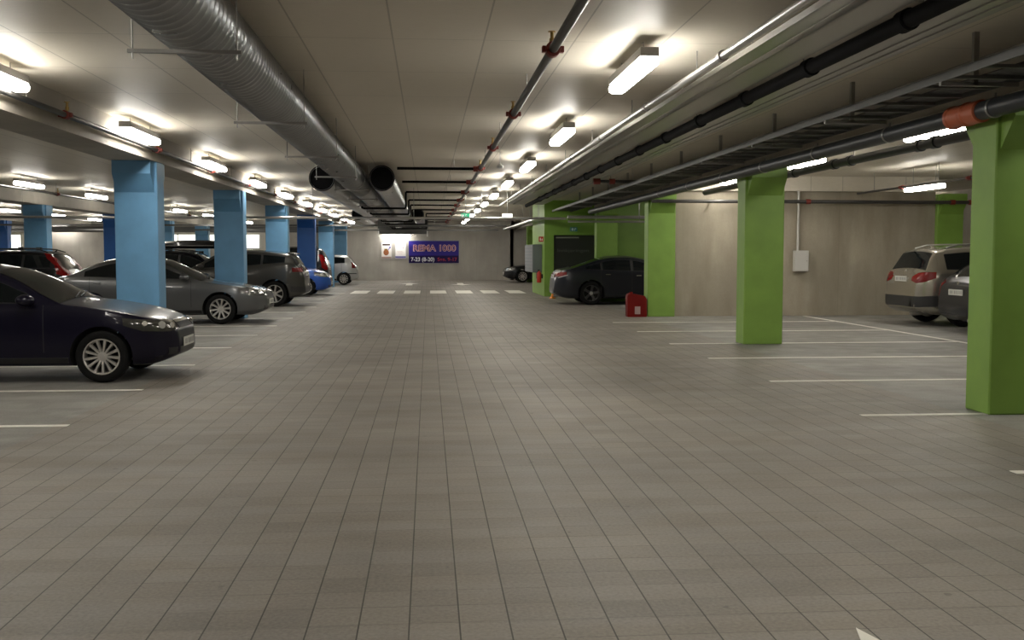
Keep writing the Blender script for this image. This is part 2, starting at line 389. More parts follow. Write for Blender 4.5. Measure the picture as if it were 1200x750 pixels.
# main duct
DX, DZ, DR = -1.56, 3.075, .255
t = thing('ventilation_duct', 'large spiral wound galvanised duct hanging under the ceiling left of centre', 'duct', (DX, Y0 + .05, DZ))
bm = BM(); prof = [(0, DR)]; q = .05
while q < 33:
    prof += [(q, DR - .004), (q + .04, DR - .004), (q + .055, DR + .007), (q + .067, DR + .007), (q + .082, DR - .004)]; q += .125
prof += [(q + .05, DR), (64.3, DR)]
lathe(bm, prof, 44); fin('duct_run', bm, M['duct'], t, ang=1.2)
for y in (21.4, 30, 39, 48):
    bm = BM(); cyl(bm, (0, y - Y0 - .03, 0), (0, y - Y0 + .03, 0), DR + .022, 40); fin('flange', bm, M['galv'], t)
bm = BM(); bb(bm, -.36, .36, -.014, .014, -.012, .012); tm = fin('x', bm, M['rod'], smooth=False); TB = tm.data; bpy.data.objects.remove(tm)
bm = BM(); cyl(bm, (0, 0, -.05), (0, 0, CEIL - DZ + DR + .01), .006, 8); tm = fin('x', bm, M['rod']); TR = tm.data; bpy.data.objects.remove(tm)
for k in range(15):
    y = -.4 + 3.63 * k
    h = put('support_bar', TB, t, (0, y - Y0 - .05, -DR - .02))
    for s in (-.33, .33): put('hanger_rod', TR, h, (s, 0, 0))
# side ducts with open black ends
for (x, y, z, y2, r, lab) in [(-2.13, 21.0, 3.01, 41, .25, 'open black duct end left of the big spiral duct, nearer one'), (-.93, 21.0, 3.02, 41, .25, 'open black duct end right of the big spiral duct, nearer one'),
                           (-2.92, 43., 3.12, 55, .24, 'small far black duct end left of the big duct'), (-.42, 43., 3.12, 55, .24, 'small far black duct end near the green exit sign')]:
    t = thing('branch_duct', lab, 'duct', (x, y, z), group='open ended branch ducts')
    bm = BM(); lathe(bm, [(.35, r - .02), (.02, r - .02), (0, r - .012), (0, r), (y2 - y, r)], 36); fin('duct_run', bm, M['duct'], t)
    bm = BM(); cyl(bm, (0, .02, 0), (0, .06, 0), r - .021, 32); fin('open_end_shade', bm, M['ins'], t)  # black disc painted as the shade inside the open duct
    for q in (.5, 6., 11.5):
        if y + q < y2:
            me = rod_mesh(round(CEIL - z, 3)); put('hanger_rod', me, t, (-.1, q, 0)); 
    bm = BM(); lathe(bm, [(-.01, r - .01), (-.01, r + .01), (.05, r + .01), (.05, r - .01)], 36, close=True); fin('end_collar', bm, M['trim'], t)
# sprinkler main over the lane
CX, CZ = 1.015, 3.15
t = pipe('sprinkler_pipe', CX, CZ, .038, Y0 + .05, 56.5, M['pipe'], 'dark sprinkler main with red couplings running down the middle of the ceiling', rods=[2.8 + 3.9 * k for k in range(14)])
def coupling(parent, y, r=.062, m=None):
    bm = BM(); cyl(bm, (0, y - .05, 0), (0, y + .05, 0), r, 12)
    for s in (-1, 1): bx(bm, (s * (r + .012), y, 0), (.03, .06, .05))
    bevel(bm, .004, 1); return fin('coupling', bm, m or M['red'], parent)
def head(parent, y, up=True):
    s = 1 if up else -1
    bm = BM(); cyl(bm, (0, y, .02 * s), (0, y, .15 * s), .014, 8); cyl(bm, (0, y, .15 * s), (0, y, .157 * s), .032, 12); cyl(bm, (0, y, .06 * s), (0, y, .10 * s), .022, 8)
    fin('sprinkler_head', bm, M['brass'], parent)
CY = [4.5 + 3.87 * k for k in range(14)]
for y in CY:
    coupling(t, y - Y0 - .05)
    if y < 20: head(t, y - Y0 - .05 + .06)
for i, y in enumerate([20.4, 24.2, 28.2, 32.4, 35.8, 39.6, 43.4, 47.2, 51., 54.6]):
    b = thing('sprinkler_branch', '%s black cross pipe between the duct and the sprinkler main, counted from the camera' % ordn(i), 'pipe', (CX, y, CZ), group='black cross pipes')
    bm = BM(); e = -1.62 if i < 6 else -1.1; tube(bm, [(0, 0, .02), (e, 0, .02)] + ([(e, 0, -.425), (-2.78, 0, -.425), (-2.82, 0, -.38)] if i >= 2 else []), .028, 10); fin('pipe_run', bm, M['ins'], b)
    bm = BM(); cyl(bm, (-.12, 0, .02), (-.02, 0, .02), .055, 12); fin('coupling', bm, M['red'], b)
    bm = BM(); cyl(bm, (.5, 0, -.02), (.06, 0, .0), .02, 8)if False else cyl(bm, (-.5, 0, .02), (-.5, 0, CEIL - CZ), .006, 6); fin('hanger_rod', bm, M['rod'], b)
# small white detector below the main
b = thing('smoke_detector', 'small white detector hanging beside the sprinkler main near the third lane lamp', 'detector', (1.30, 18.6, 3.13))
bm = BM(); lathe(bm, [(-.10, .02), (-.09, .055), (-.05, .06), (-.03, .03), (0, .012)], 20, 'Z'); cyl(bm, (0, 0, 0), (0, 0, CEIL - 3.13), .008, 8); fin('detector_head', bm, M['white'], b)
# sprinkler pipe left of the lane
t = pipe('sprinkler_pipe', -4.14, 3.085, .032, Y0 + .05, 57.3, M['pipe'], 'dark sprinkler pipe running beside the strip lamps left of the lane', rods=[3.7 + 3.7 * k for k in range(14)])
for k in range(12): coupling(t, 12.2 + 4.0 * k - Y0, .05); head(t, 12.2 + 4.0 * k - Y0 + .06)
t = pipe('sprinkler_pipe', -9.75, 3.06, .03, Y0 + .05, 57.4, M['pipe'], 'dark sprinkler pipe beside the strip lamps over the left parked cars', rods=[20. + 4 * k for k in range(9)])
for k in range(6): coupling(t, 23 + 5. * k - Y0, .048); head(t, 23 + 5. * k - Y0 + .06)
t = pipe('sprinkler_pipe', -16.3, 3.06, .03, 20., 57.4, M['pipe'], 'dark sprinkler pipe beyond the back row of blue columns', rods=[24. + 5 * k for k in range(7)])
for k in range(4): coupling(t, 5 + 7. * k, .048)
# pipes right of the lane lamps
t = pipe('conduit_pipe', 2.45, 3.14, .034, Y0 + .05, 35., M['galv'], 'bright galvanised pipe just right of the lane lamps', rods=[6.3 + 3.0 * k for k in range(10)])
for k in range(8):
    bm = BM(); cyl(bm, (0, 5.4 + 3.0 * k - Y0, 0), (0, 5.46 + 3. * k - Y0, 0), .048, 12); fin('pipe_clamp', bm, M['rod'], t)
def tray(name, x0, x1, z, h, y0, y1, m, label, solid=True, rung=.3, pend=None):
    t = thing(name, label, 'cable tray', ((x0 + x1) / 2, y0, z)); w = (x1 - x0) / 2; L = y1 - y0
    bm = BM()
    for s in (-1, 1):
        bb(bm, s * w - .008, s * w + .008, 0, L, 0, h); bb(bm, min(s * w, s * (w - .025)), max(s * w, s * (w - .025)), 0, L, h - .006, h)
    fin('side_rails', bm, m, t, smooth=False)
    if solid:
        bm = BM(); bb(bm, -w, w, 0, L, 0, .006); fin('tray_floor', bm, m, t, smooth=False)
    else:
        bm = BM(); bb(bm, -w, w, -.02, .02, .004, .03)
        o = fin('rung', bm, m, t, (0, 5.2 - y0, 0), smooth=False)
        for k in range(1, 60): put('rung', o.data, t, (0, 5.2 - y0 + k * rung, 0))
    return t
tr = tray('cable_tray', 2.64, 2.78, 3.15, .05, Y0 + .1, 34.5, M['galv'], 'narrow shiny cable tray right of the galvanised pipe')
tr2 = tray('cable_tray', 2.86, 3.16, 3.14, .06, Y0 + .1, 34.5, M['greyp'], 'wide flat grey cable tray left of the thick black pipe')
for q, xx in ((tr, .0), (tr2, .0)):
    for k in range(16): put('hanger_rod', rod_mesh(CEIL - 3.145), q, (xx, 3. + 2.4 * k, 0))
# thick black pipe with joints
t = pipe('insulated_pipe', 3.30, 3.105, .062, Y0 + .05, 34.5, M['ins'], 'thick black pipe with regular joints under the ceiling', rods=[5.3 + 3.6 * k for k in range(8)])
for k in range(16):
    y = 3.3 + 1.8 * k
    bm = BM(); cyl(bm, (0, y - Y0 - .07, 0), (0, y - Y0 + .07, 0), .078, 20); bevel(bm, .01, 1); fin('pipe_joint', bm, M['ins'], t)
t = tray('cable_tray', 3.46, 3.84, 3.13, .05, Y0 + .1, 34.5, M['greyp'], 'broad pale grey closed tray right of the thick black pipe')
for a in (0, .11):
    bm = BM(); bb(bm, a - .015, a + .015, 0, 43, -.012, 0); fin('tray_rib', bm, M['greyp'], t, smooth=False)
for k in range(18): put('hanger_rod', rod_mesh(CEIL - 3.13), t, (0, 2 + 2.4 * k, 0))
# wide ladder tray hung along the green columns
TX0, TX1, TZ = 4.28, 4.92, 2.93
t = tray('ladder_tray', TX0, TX1, TZ, .07, Y0 + .1, 35.4, M['tray'], 'wide dark ladder tray with cables hung beside the green columns', solid=False, rung=.5)
random.seed(3)
for k in range(9):
    x = -.02 + .037 * k; r = random.uniform(.008, .0125); pts = []
    for j in range(19): pts.append((x + random.uniform(-.005, .005), 3.5 + j * 1.7, .032 + r))
    q = thing('cable', 'dark cable lying lengthwise in the wide ladder tray beside the green columns', 'cable', ((TX0 + TX1) / 2, 0, TZ), group='cables in the ladder tray')
    bm = BM(); tube(bm, pts, r, 6); fin('cable_run', bm, M['cable'], q)
for k in range(11):
    y = 8.33 + 2.5 * (k - 1)
    bm = BM(); bb(bm, -.022, .022, y - Y0 - .1 - .02, y - Y0 - .1 + .02, -.03, CEIL - TZ)
    o = fin('pendant_bracket', bm, M['rod'], t, loc=(-.04, 0, 0), smooth=False)
    bm = BM(); bb(bm, -.34, .34, y - Y0 - .1 - .02, y - Y0 - .1 + .02, -.035, -.002); fin('bracket_arm', bm, M['rod'], o, loc=(.04, 0, 0), smooth=False)
tf = tray('cable_tray', 3.66, 3.96, 2.66, .06, 34.7, 50.2, M['galv'], 'lower shiny cable tray passing the green stair core towards the far wall')
for k in range(5): put('hanger_rod', rod_mesh(CEIL - 2.66), tf, (0, .8 + 3 * k, 0))
# large dark drain pipe
t = pipe('drain_pipe', 5.05, 2.80, .085, Y0 + .05, 31.8, M['dpipe'], 'thick dark grey drain pipe with orange brown couplings under the ladder tray', n=28)
for y in (9.15, 9.42):
    bm = BM(); lathe(bm, [(-.13, .086), (-.12, .104), (.08, .104), (.09, .112), (.13, .112), (.14, .086)], 28, c=(0, y - Y0, 0)); fin('coupling', bm, M['orange'], t)
for y in (8.8, 10.9, 13.0, 15.1, 17.2, 19.5, 22):
    bm = BM(); cyl(bm, (0, y - Y0, 0), (0, y - Y0 + .03, 0), .092, 24); bb(bm, -.008, .008, y - Y0 + .005, y - Y0 + .025, .09, SOF + .45 - 2.80 if False else .13)
    fin('pipe_clamp', bm, M['rod'], t)
t = pipe('drain_pipe', 6.15, 2.85, .062, 6., 22.5, M['dpipe'], 'thinner dark drain pipe crossing behind the two nearest green columns', n=24, rods=[9.5, 12, 14.5, 17, 19.5, 22])
for y in (11.1, 12.1, 12.5, 14.6, 15.2, 16.9):
    bm = BM(); cyl(bm, (0, y - 6 - .06, 0), (0, y - 6 + .06, 0), .078, 22); bevel(bm, .006, 1); fin('pipe_joint', bm, M['dpipe'], t)
t = pipe('sprinkler_pipe', 10.25, 2.93, .025, 15., 23.9, M['pipe'], 'slim dark sprinkler pipe beside the low lamp over the silver suv', rods=[17, 20, 23])
for y in (3.8, 6.6): coupling(t, y, .045)
# wall pipe across the concrete wall
t = thing('sprinkler_pipe', 'dark pipe running level across the top of the bare concrete wall', 'pipe', (5.2, 23.68, 2.72))
bm = BM(); cyl(bm, (0, 0, 0), (8.0, 0, 0), .042, 16); fin('pipe_run', bm, M['pipe'], t)
for x in (3.75, 7.3, 7.75):
    bm = BM(); cyl(bm, (x - .05, 0, 0), (x + .05, 0, 0), .06, 14); fin('coupling', bm, M['red'], t)
bm = BM()
for x in (1.5, 4.5, 7.0): bb(bm, x - .012, x + .012, 0, .435 if x < 7 else .31, -.01, .01)
fin('wall_bracket', bm, M['rod'], t, smooth=False)
# cross conduits at mid distance
for (x0, x1, y, z, r, lab) in [(-21., 3.9, 29.0, 2.49, .035, 'pale conduit crossing the whole hall in front of the third blue column'), (3.95, 9.5, 29.0, 2.53, .045, 'upper bright pipe above the dark grey fastback car'), (3.95, 9.5, 28.9, 2.40, .03, 'lower thin pipe above the dark grey fastback car')]:
    t = thing('conduit_pipe', lab, 'pipe', (x0, y, z)); bm = BM(); cyl(bm, (0, 0, 0), (x1 - x0, 0, 0), r, 14); fin('pipe_run', bm, M['galv'], t)
    for q in ([-20, -17, -14, -11, -8, -5.2, -3.2, -.4, 1.5] if x0 < 0 else [6., 8., 9.3]): put('hanger_rod', rod_mesh(CEIL - z), t, (q - x0, 0, 0))
t = thing('sprinkler_branch', 'short dark branch pipe with a red coupling between tray and thick black pipe', 'pipe', (3.9, 22.0, 3.05))
bm = BM(); cyl(bm, (-.35, 0, 0), (1.1, 0, 0), .035, 12); fin('pipe_run', bm, M['pipe'], t)
bm = BM(); cyl(bm, (-.35, 0, 0), (-.2, 0, 0), .065, 12); cyl(bm, (0, 0, 0), (.12, 0, 0), .06, 12); fin('coupling', bm, M['red'], t)
put('hanger_rod', rod_mesh(CEIL - 3.05), t, (.03, 0, 0)); put('hanger_rod', rod_mesh(CEIL - 3.05), t, (.5, 0, 0))
# far trays across the hall
for (y, z, lab) in [(51.5, 2.62, 'dark cross tray in front of the far wall, lower one'), (46., 2.70, 'dark cross tray high in front of the far wall')]:
    t = thing('cross_tray', lab, 'cable tray', (0, y, z)); bm = BM(); bb(bm, -28., 3.5, -.12, .12, 0, .07); fin('tray_body', bm, M['tray'], t, smooth=False)
    for q in (-27, -23, -19.5, -15, -11, -7, -3.5, .3, 3.2): put('hanger_rod', rod_mesh(CEIL - z), t, (q, 0, 0))
t = thing('valance_duct', 'long dark flat duct crossing the left hall under the ceiling before the lit windows', 'duct', (-17, 54.8, 2.60)); bm = BM(); bb(bm, -12.5, 12.2, -.3, .3, 0, .30); fin('duct_body', bm, M['tray'], t, smooth=False)
for x in (-12, -6, 0, 6, 12): put('hanger_rod', rod_mesh(CEIL - 2.60), t, (x, 0, 0))
# box ducts near the far wall
t = thing('box_duct', 'dark rectangular duct drop in front of the far wall above the posters', 'duct', (-1.35, 55.9, 2.55))
bm = BM(); bb(bm, -1.35, 1.35, -.4, .5, 0, CEIL - 2.55); fin('duct_body', bm, M['tray'], t, smooth=False)
bm = BM(); bb(bm, -1.33, -1.27, -.56, -.5, -.15, .25); bb(bm, 1.27, 1.33, -.56, -.5, -.15, .25); fin('corner_post', bm, M['white'], t, smooth=False)
lamp(-1.75, 57.2, 2.47, 'strip lamp lying along the far wall washing the posters below', 'far wall lamps', PI / 2)

# exit sign, emergency lamp
t = thing('exit_sign', 'small green running man exit sign hanging beside the sprinkler main', 'sign', (1.095, 30.3, 2.60))
bm = BM(); bb(bm, -.13, .13, -.02, .02, -.08, .08); bevel(bm, .005, 1); fin('sign_box', bm, M['exitg'], t)
bm = BM(); cyl(bm, (.02, -.021, .045), (.02, -.026, .045), .014, 10); bx(bm, (.005, -.024, .01), (.022, .006, .05)); bx(bm, (-.02, -.024, -.035), (.014, .006, .05)); bx(bm, (.03, -.024, -.03), (.014, .006, .05)); bx(bm, (-.08, -.024, 0), (.05, .006, .10)); fin('pictogram', bm, M['sign_white'], t)
put('hanger_rod', rod_mesh(CEIL - 2.68, .008), t, (0, 0, .08))
t = thing('emergency_lamp', 'small pale box lamp hanging right of the lane lamps at mid distance', 'lamp', (2.33, 30.3, 2.62))
bm = BM(); bb(bm, -.15, .15, -.04, .04, -.05, .05); bevel(bm, .01, 1); fin('lamp_body', bm, mat('emergency_glow', (.8, .8, .7), .4, emit=(1, .95, .8), es=1.), t)
put('hanger_rod', rod_mesh(CEIL - 2.67, .008), t, (0, 0, .05))
t = thing('exit_sign', 'faint teal exit sign on the green wall above the dark door', 'sign', (5.05, 35.5, 2.34))
bm = BM(); bb(bm, -.12, .12, -.03, .05, -.07, .07); fin('sign_box', bm, mat('teal', (.04, .13, .12), .4, emit=(.1, .45, .35), es=.04), t, smooth=False)
bm = BM(); bb(bm, -.08, -.02, -.035, -.03, -.045, .045); bb(bm, .01, .035, -.035, -.03, -.045, .04); bb(bm, .05, .08, -.035, -.03, -.01, .045); fin('pictogram', bm, M['sign_white'], t, smooth=False)
t = thing('door_lettering', 'row of small pale lettering across the dark door', 'lettering', (5.05, 35.6, 1.60))
tm = text_mesh('Innkjøringen', .16, mat('dim_letter', (.10, .10, .10), .5), t, (0, 0, 0), .003, width=1.1)

# ---------------------------------------------------------------- wall signs
SX0, SX1, SZ0, SZ1 = -1.09, 1.70, .96, 2.20
t = thing('wall_sign', 'large blue and purple shop sign with opening hours on the far wall', 'sign', ((SX0 + SX1) / 2, Y1 - .03, (SZ0 + SZ1) / 2))
W2, H2 = (SX1 - SX0) / 2, (SZ1 - SZ0) / 2
bm = BM(); bb(bm, -W2, W2, -.03, .03, -H2, H2); fin('sign_panel', bm, M['sign_blue'], t, smooth=False)
bm = BM(); bb(bm, -W2 + .01, W2 - .01, -.034, -.03, -H2 + .01, -.20); tag(fin('hours_band', bm, M['sign_navy'], t, smooth=False), 'darker purple lower band', None)
bm = BM(); bb(bm, -W2 - .02, W2 + .02, -.028, .03, -H2 - .02, -H2); bb(bm, -W2 - .02, W2 + .02, -.028, .03, H2, H2 + .02); bb(bm, -W2 - .02, -W2, -.028, .03, -H2, H2); bb(bm, W2, W2 + .02, -.028, .03, -H2, H2); fin('sign_frame', bm, M['frame'], t, smooth=False)
text_mesh('REMA 1000', .48, M['sign_pink'], t, (.03, -.038, .20), .004, .022, width=2.38)
text_mesh('REMA 1000', .47, mat('sign_dark_red', (.13, .015, .09), .5), t, (.03, -.048, .20), .004, -.002, width=2.30)
text_mesh('7-23 (8-20)', .30, M['sign_white'], t, (-.62, -.045, -.42), .004, .006, width=1.30)
text_mesh('Søn. 9-17', .27, M['sign_red'], t, (.74, -.045, -.42), .004, .003, width=1.08)
t = thing('poster', 'framed white poster with dark header and brown pot picture, left of the blue sign', 'poster', (-2.32, Y1 - .02, 1.66))
bm = BM(); bb(bm, -.30, .30, -.015, .02, -.47, .47); fin('poster_frame', bm, M['frame'], t, smooth=False)
bm = BM(); bb(bm, -.275, .275, -.02, -.014, -.44, .44); fin('sheet', bm, M['poster'], t, smooth=False)
bm = BM(); bb(bm, -.22, .20, -.025, -.02, .28, .38); fin('header_band', bm, M['poster_dark'], t, smooth=False)
bm = BM(); lathe(bm, [(-.027, .15), (-.02, .15)], 20, c=(-.02, 0, -.10)); bmesh.ops.scale(bm, vec=(1, 1, 1.15), verts=bm.verts, space=Matrix.Translation((0, 0, .1))); fin('pot_picture', bm, M['brown'], t)
bm = BM(); bb(bm, -.12, .07, -.031, -.026, .02, .10); fin('pot_lid_picture', bm, M['ochre'], t, smooth=False)
bm = BM(); bx(bm, (.14, -.027, .10), (.05, .006, .17), Matrix.Rotation(.5, 3, 'Y')); lathe(bm, [(-.031, .055), (-.024, .055)], 14, c=(.19, 0, .17)); fin('spoon_picture', bm, M['lilac'], t)
bm = BM(); bb(bm, -.27, .27, -.024, -.02, -.44, -.34); fin('footer_band', bm, M['label'], t, smooth=False)
t = thing('poster', 'framed white poster with violet footer, beside the blue sign', 'poster', (-1.54, Y1 - .02, 1.66))
bm = BM(); bb(bm, -.32, .32, -.015, .02, -.47, .47); fin('poster_frame', bm, M['frame'], t, smooth=False)
bm = BM(); bb(bm, -.285, .285, -.02, -.014, -.44, .44); fin('sheet', bm, M['poster'], t, smooth=False)
bm = BM(); bb(bm, -.285, .285, -.025, -.02, -.42, -.31); fin('footer_band', bm, M['lilac'], t, smooth=False)
bm = BM(); bb(bm, .12, .17, -.025, -.02, .12, .18); bb(bm, -.2, .1, -.025, -.02, -.06, -.045); bb(bm, -.16, .14, -.025, -.02, -.11, -.095); bb(bm, -.1, .1, -.025, -.02, -.2, -.19); fin('small_print', bm, M['label'], t, smooth=False)

# ---------------------------------------------------------------- fittings on the right
t = thing('wall_cabinet', 'grey slatted wall cabinet hung on the side of the green stair core', 'cabinet', (4.03, 36.3, .82))
bm = BM(); bb(bm, -.33, 0, 0, 2.8, 0, 1.0); bevel(bm, .008, 1); fin('cabinet_body', bm, M['locker'], t)
for k in range(8):
    bm = BM(); bb(bm, -.345, -.33, .03, 2.77, .02 + k * .122, .125 + k * .122); fin('slat_door', bm, M['lockerl'], t, smooth=False)
t = thing('fire_extinguisher', 'red fire extinguisher on the green wall below the grey cabinet', 'fire extinguisher', (3.90, 36.05, .47))
bm = BM(); lathe(bm, [(0, .0), (.0, .07), (.02, .082), (.32, .082), (.37, .06), (.40, .025), (.42, .022)], 20, 'Z'); fin('cylinder', bm, mat('ext_red', (.5, .03, .015), .35), t)
bm = BM(); bb(bm, -.06, .02, -.02, .02, .42, .46); bx(bm, (-.05, 0, .40), (.02, .02, .06)); fin('valve_handle', bm, M['trim'], t, smooth=False)
bm = BM(); tube(bm, [(.02, 0, .43), (-.09, -.02, .35), (-.095, -.02, .15)], .01, 8); fin('hose', bm, M['trim'], t)
bm = BM(); bb(bm, .08, .13, -.03, .03, .15, .3); fin('wall_bracket', bm, M['trim'], t, smooth=False)
t = thing('fire_sign', 'small red fire sign sticking out from the green stair core', 'sign', (3.97, 35.9, 2.0))
bm = BM(); bb(bm, -.10, .06, -.006, .006, -.09, .09); fin('sign_plate', bm, mat('sign_fire_red', (.55, .03, .02), .4), t, smooth=False)
bm = BM(); bb(bm, -.06, -.03, -.010, -.006, -.05, .05); bb(bm, 0., .03, -.010, -.006, -.05, .02); fin('pictogram', bm, M['sign_white'], t, smooth=False)
t = thing('electrical_box', 'pale grey electrical box with conduit on the bare concrete wall', 'electrical box', (8.93, 24.115, 1.07))
bm = BM(); bb(bm, -.17, .17, -.15, 0, 0, .50); bevel(bm, .01); fin('box_body', bm, M['elbox'], t)
bm = BM(); bb(bm, -.15, .15, -.158, -.15, .02, .48); bevel(bm, .003, 1); d = fin('box_door', bm, M['elbox'], t)
bm = BM(); cyl(bm, (.12, -.16, .25), (.12, -.172, .25), .012, 10); fin('lock', bm, M['rod'], d)
bm = BM(); cyl(bm, (-.07, -.05, .50), (-.07, -.05, 1.92), .028, 12); fin('conduit', bm, M['elbox'], t)
t = thing('plastic_container', 'red plastic jerrycan like container standing at the foot of a green column', 'container', (4.90, 23.95, 0))
bm = BM(); P = [(-.21, 0), (.23, 0), (.24, .03), (.235, .42), (.19, .50), (-.14, .56), (-.20, .54), (-.225, .48), (-.225, .03)]
vs = [[bm.verts.new((a, yy, b)) for a, b in P] for yy in (-.13, .13)]
bm.faces.new(vs[0]); bm.faces.new(vs[1][::-1])
for i in range(len(P)): j = (i + 1) % len(P); bm.faces.new((vs[0][i], vs[0][j], vs[1][j], vs[1][i]))
bevel(bm, .02, 3); fin('container_body', bm, M['redp'], t)
bm = BM(); bb(bm, -.05, .08, -.138, -.129, .07, .25); fin('label_sticker', bm, M['label'], t, smooth=False)
bm = BM(); cyl(bm, (-.12, 0, .54), (-.12, 0, .59), .04, 14); fin('cap', bm, M['redp'], t)
t = thing('orange_chock', 'small orange marker on the floor under the tail of the dark grey fastback car', 'marker', (4.12, 33.9, 0))
bm = BM(); lathe(bm, [(0, .0), (0, .10), (.03, .10), (.04, .07), (.16, .03), (.165, 0)], 14, 'Z'); fin('cone_body', bm, M['amber'], t)
# things beyond the wall end at the right
t = thing('shelf_unit', 'white metal unit with brown crates beyond the green column at right', 'shelving', (14.1, 27.9, 0))
bm = BM(); bb(bm, -.6, .6, -.2, .3, 1.95, 2.55); bevel(bm, .02, 1); fin('white_case', bm, M['white'], t)
bm = BM(); bb(bm, -.55, .5, -.215, -.2, 2.2, 2.23); bb(bm, -.4, -.1, -.22, -.2, 2.05, 2.10); bb(bm, -.1, -.0, -.22, -.2, 2.28, 2.34); fin('trim_strip', bm, M['trim'], t, smooth=False)
bm = BM(); 
for x in (-.6, .56): 
    for y in (-.2, .26): bb(bm, x, x + .04, y, y + .04, 0, 1.95)
bb(bm, -.6, .6, -.2, .3, 1.55, 1.58); fin('stand', bm, M['rod'], t, smooth=False)
bm = BM(); 
for k in range(5): bb(bm, -.56 + k * .22, -.38 + k * .22, -.18, .2, 1.58, 1.80)
fin('brown_crates', bm, mat('brown_crate', (.35, .14, .04), .6), t, smooth=False)

# ---------------------------------------------------------------- cars
def pchip(pts):
    xs = [p[0] for p in pts]; ys = [p[1] for p in pts]; n = len(xs)
    h = [xs[i + 1] - xs[i] for i in range(n - 1)]; d = [(ys[i + 1] - ys[i]) / h[i] for i in range(n - 1)]
    m = [d[0]] + [0 if d[i - 1] * d[i] <= 0 else 2 * d[i - 1] * d[i] / (d[i - 1] + d[i]) for i in range(1, n - 1)] + [d[-1]]
    def f(x):
        if x <= xs[0]: return ys[0]
        if x >= xs[-1]: return ys[-1]
        i = max(k for k in range(n - 1) if xs[k] <= x); t = (x - xs[i]) / h[i]
        return (2*t**3 - 3*t*t + 1) * ys[i] + (t**3 - 2*t*t + t) * h[i] * m[i] + (3*t*t - 2*t**3) * ys[i + 1] + (t**3 - t*t) * h[i] * m[i + 1]
    return f

WHEELS = {}
def wheel_meshes(r, w, style):
    key = (r, w, style)
    if key in WHEELS: return WHEELS[key]
    rr = r * (.67 if style != 'steel' else .62)
    bm = BM(); hw = w / 2
    lathe(bm, [(-hw * .75, rr - .005), (-hw * .95, rr + .02), (-hw, rr + .05), (-hw * .97, r - .03), (-hw * .8, r - .008), (-hw * .4, r), (hw * .4, r), (hw * .8, r - .008), (hw * .97, r - .03), (hw, rr + .05), (hw * .95, rr + .02), (hw * .75, rr - .005)], 40, close=True)
    a = fin('x', bm, M['tyre'])
    # outer side = -Y
    bm = BM()
    lathe(bm, [(hw * .8, rr - .012), (-hw * .85, rr - .012), (-hw * .93, rr - .004), (-hw * .93, rr + .006), (-hw * .8, rr + .004), (hw * .8, rr + .004)], 40, close=True)
    n = {'multi': 13, 'ten': 10, 'five': 5, 'seven': 7, 'steel': 8}[style]; sw = {'multi': .030, 'ten': .040, 'five': .075, 'seven': .05, 'steel': .07}[style]
    for i in range(n):
        t = 2 * PI * i / n + .2
        R = Matrix.Rotation(t, 4, 'Y')
        vs = []
        for (q, ww, yy) in ((.035, sw * .9, -hw * .55), (rr * .55, sw * .7, -hw * .70), (rr - .005, sw, -hw * .80)):
            vs.append([bm.verts.new(R @ Vector(p)) for p in ((-ww / 2, yy, q), (ww / 2, yy, q), (ww / 2 + .006, yy + .03, q), (-ww / 2 - .006, yy + .03, q))])
        for A, B in zip(vs, vs[1:]):
            for k in range(4): bm.faces.new((A[k], A[(k + 1) % 4], B[(k + 1) % 4], B[k]))
        bm.faces.new(vs[0]); bm.faces.new(vs[-1][::-1])
    b = fin('x', bm, M['alloyd'] if style == 'five' else M['alloy'])
    bm = BM(); lathe(bm, [(-hw * .62, .0), (-hw * .62, .03), (-hw * .55, .06), (-hw * .2, .065), (-hw * .2, 0)], 20); c = fin('x', bm, M['alloy'])
    bm = BM(); lathe(bm, [(-.01, 0), (-.01, rr - .02), (.02, rr - .02), (.02, 0)], 24); d = fin('x', bm, M['well'])
    out = tuple(o.data for o in (a, b, c, d))
    for o in (a, b, c, d): bpy.data.objects.remove(o)
    WHEELS[key] = out; return out

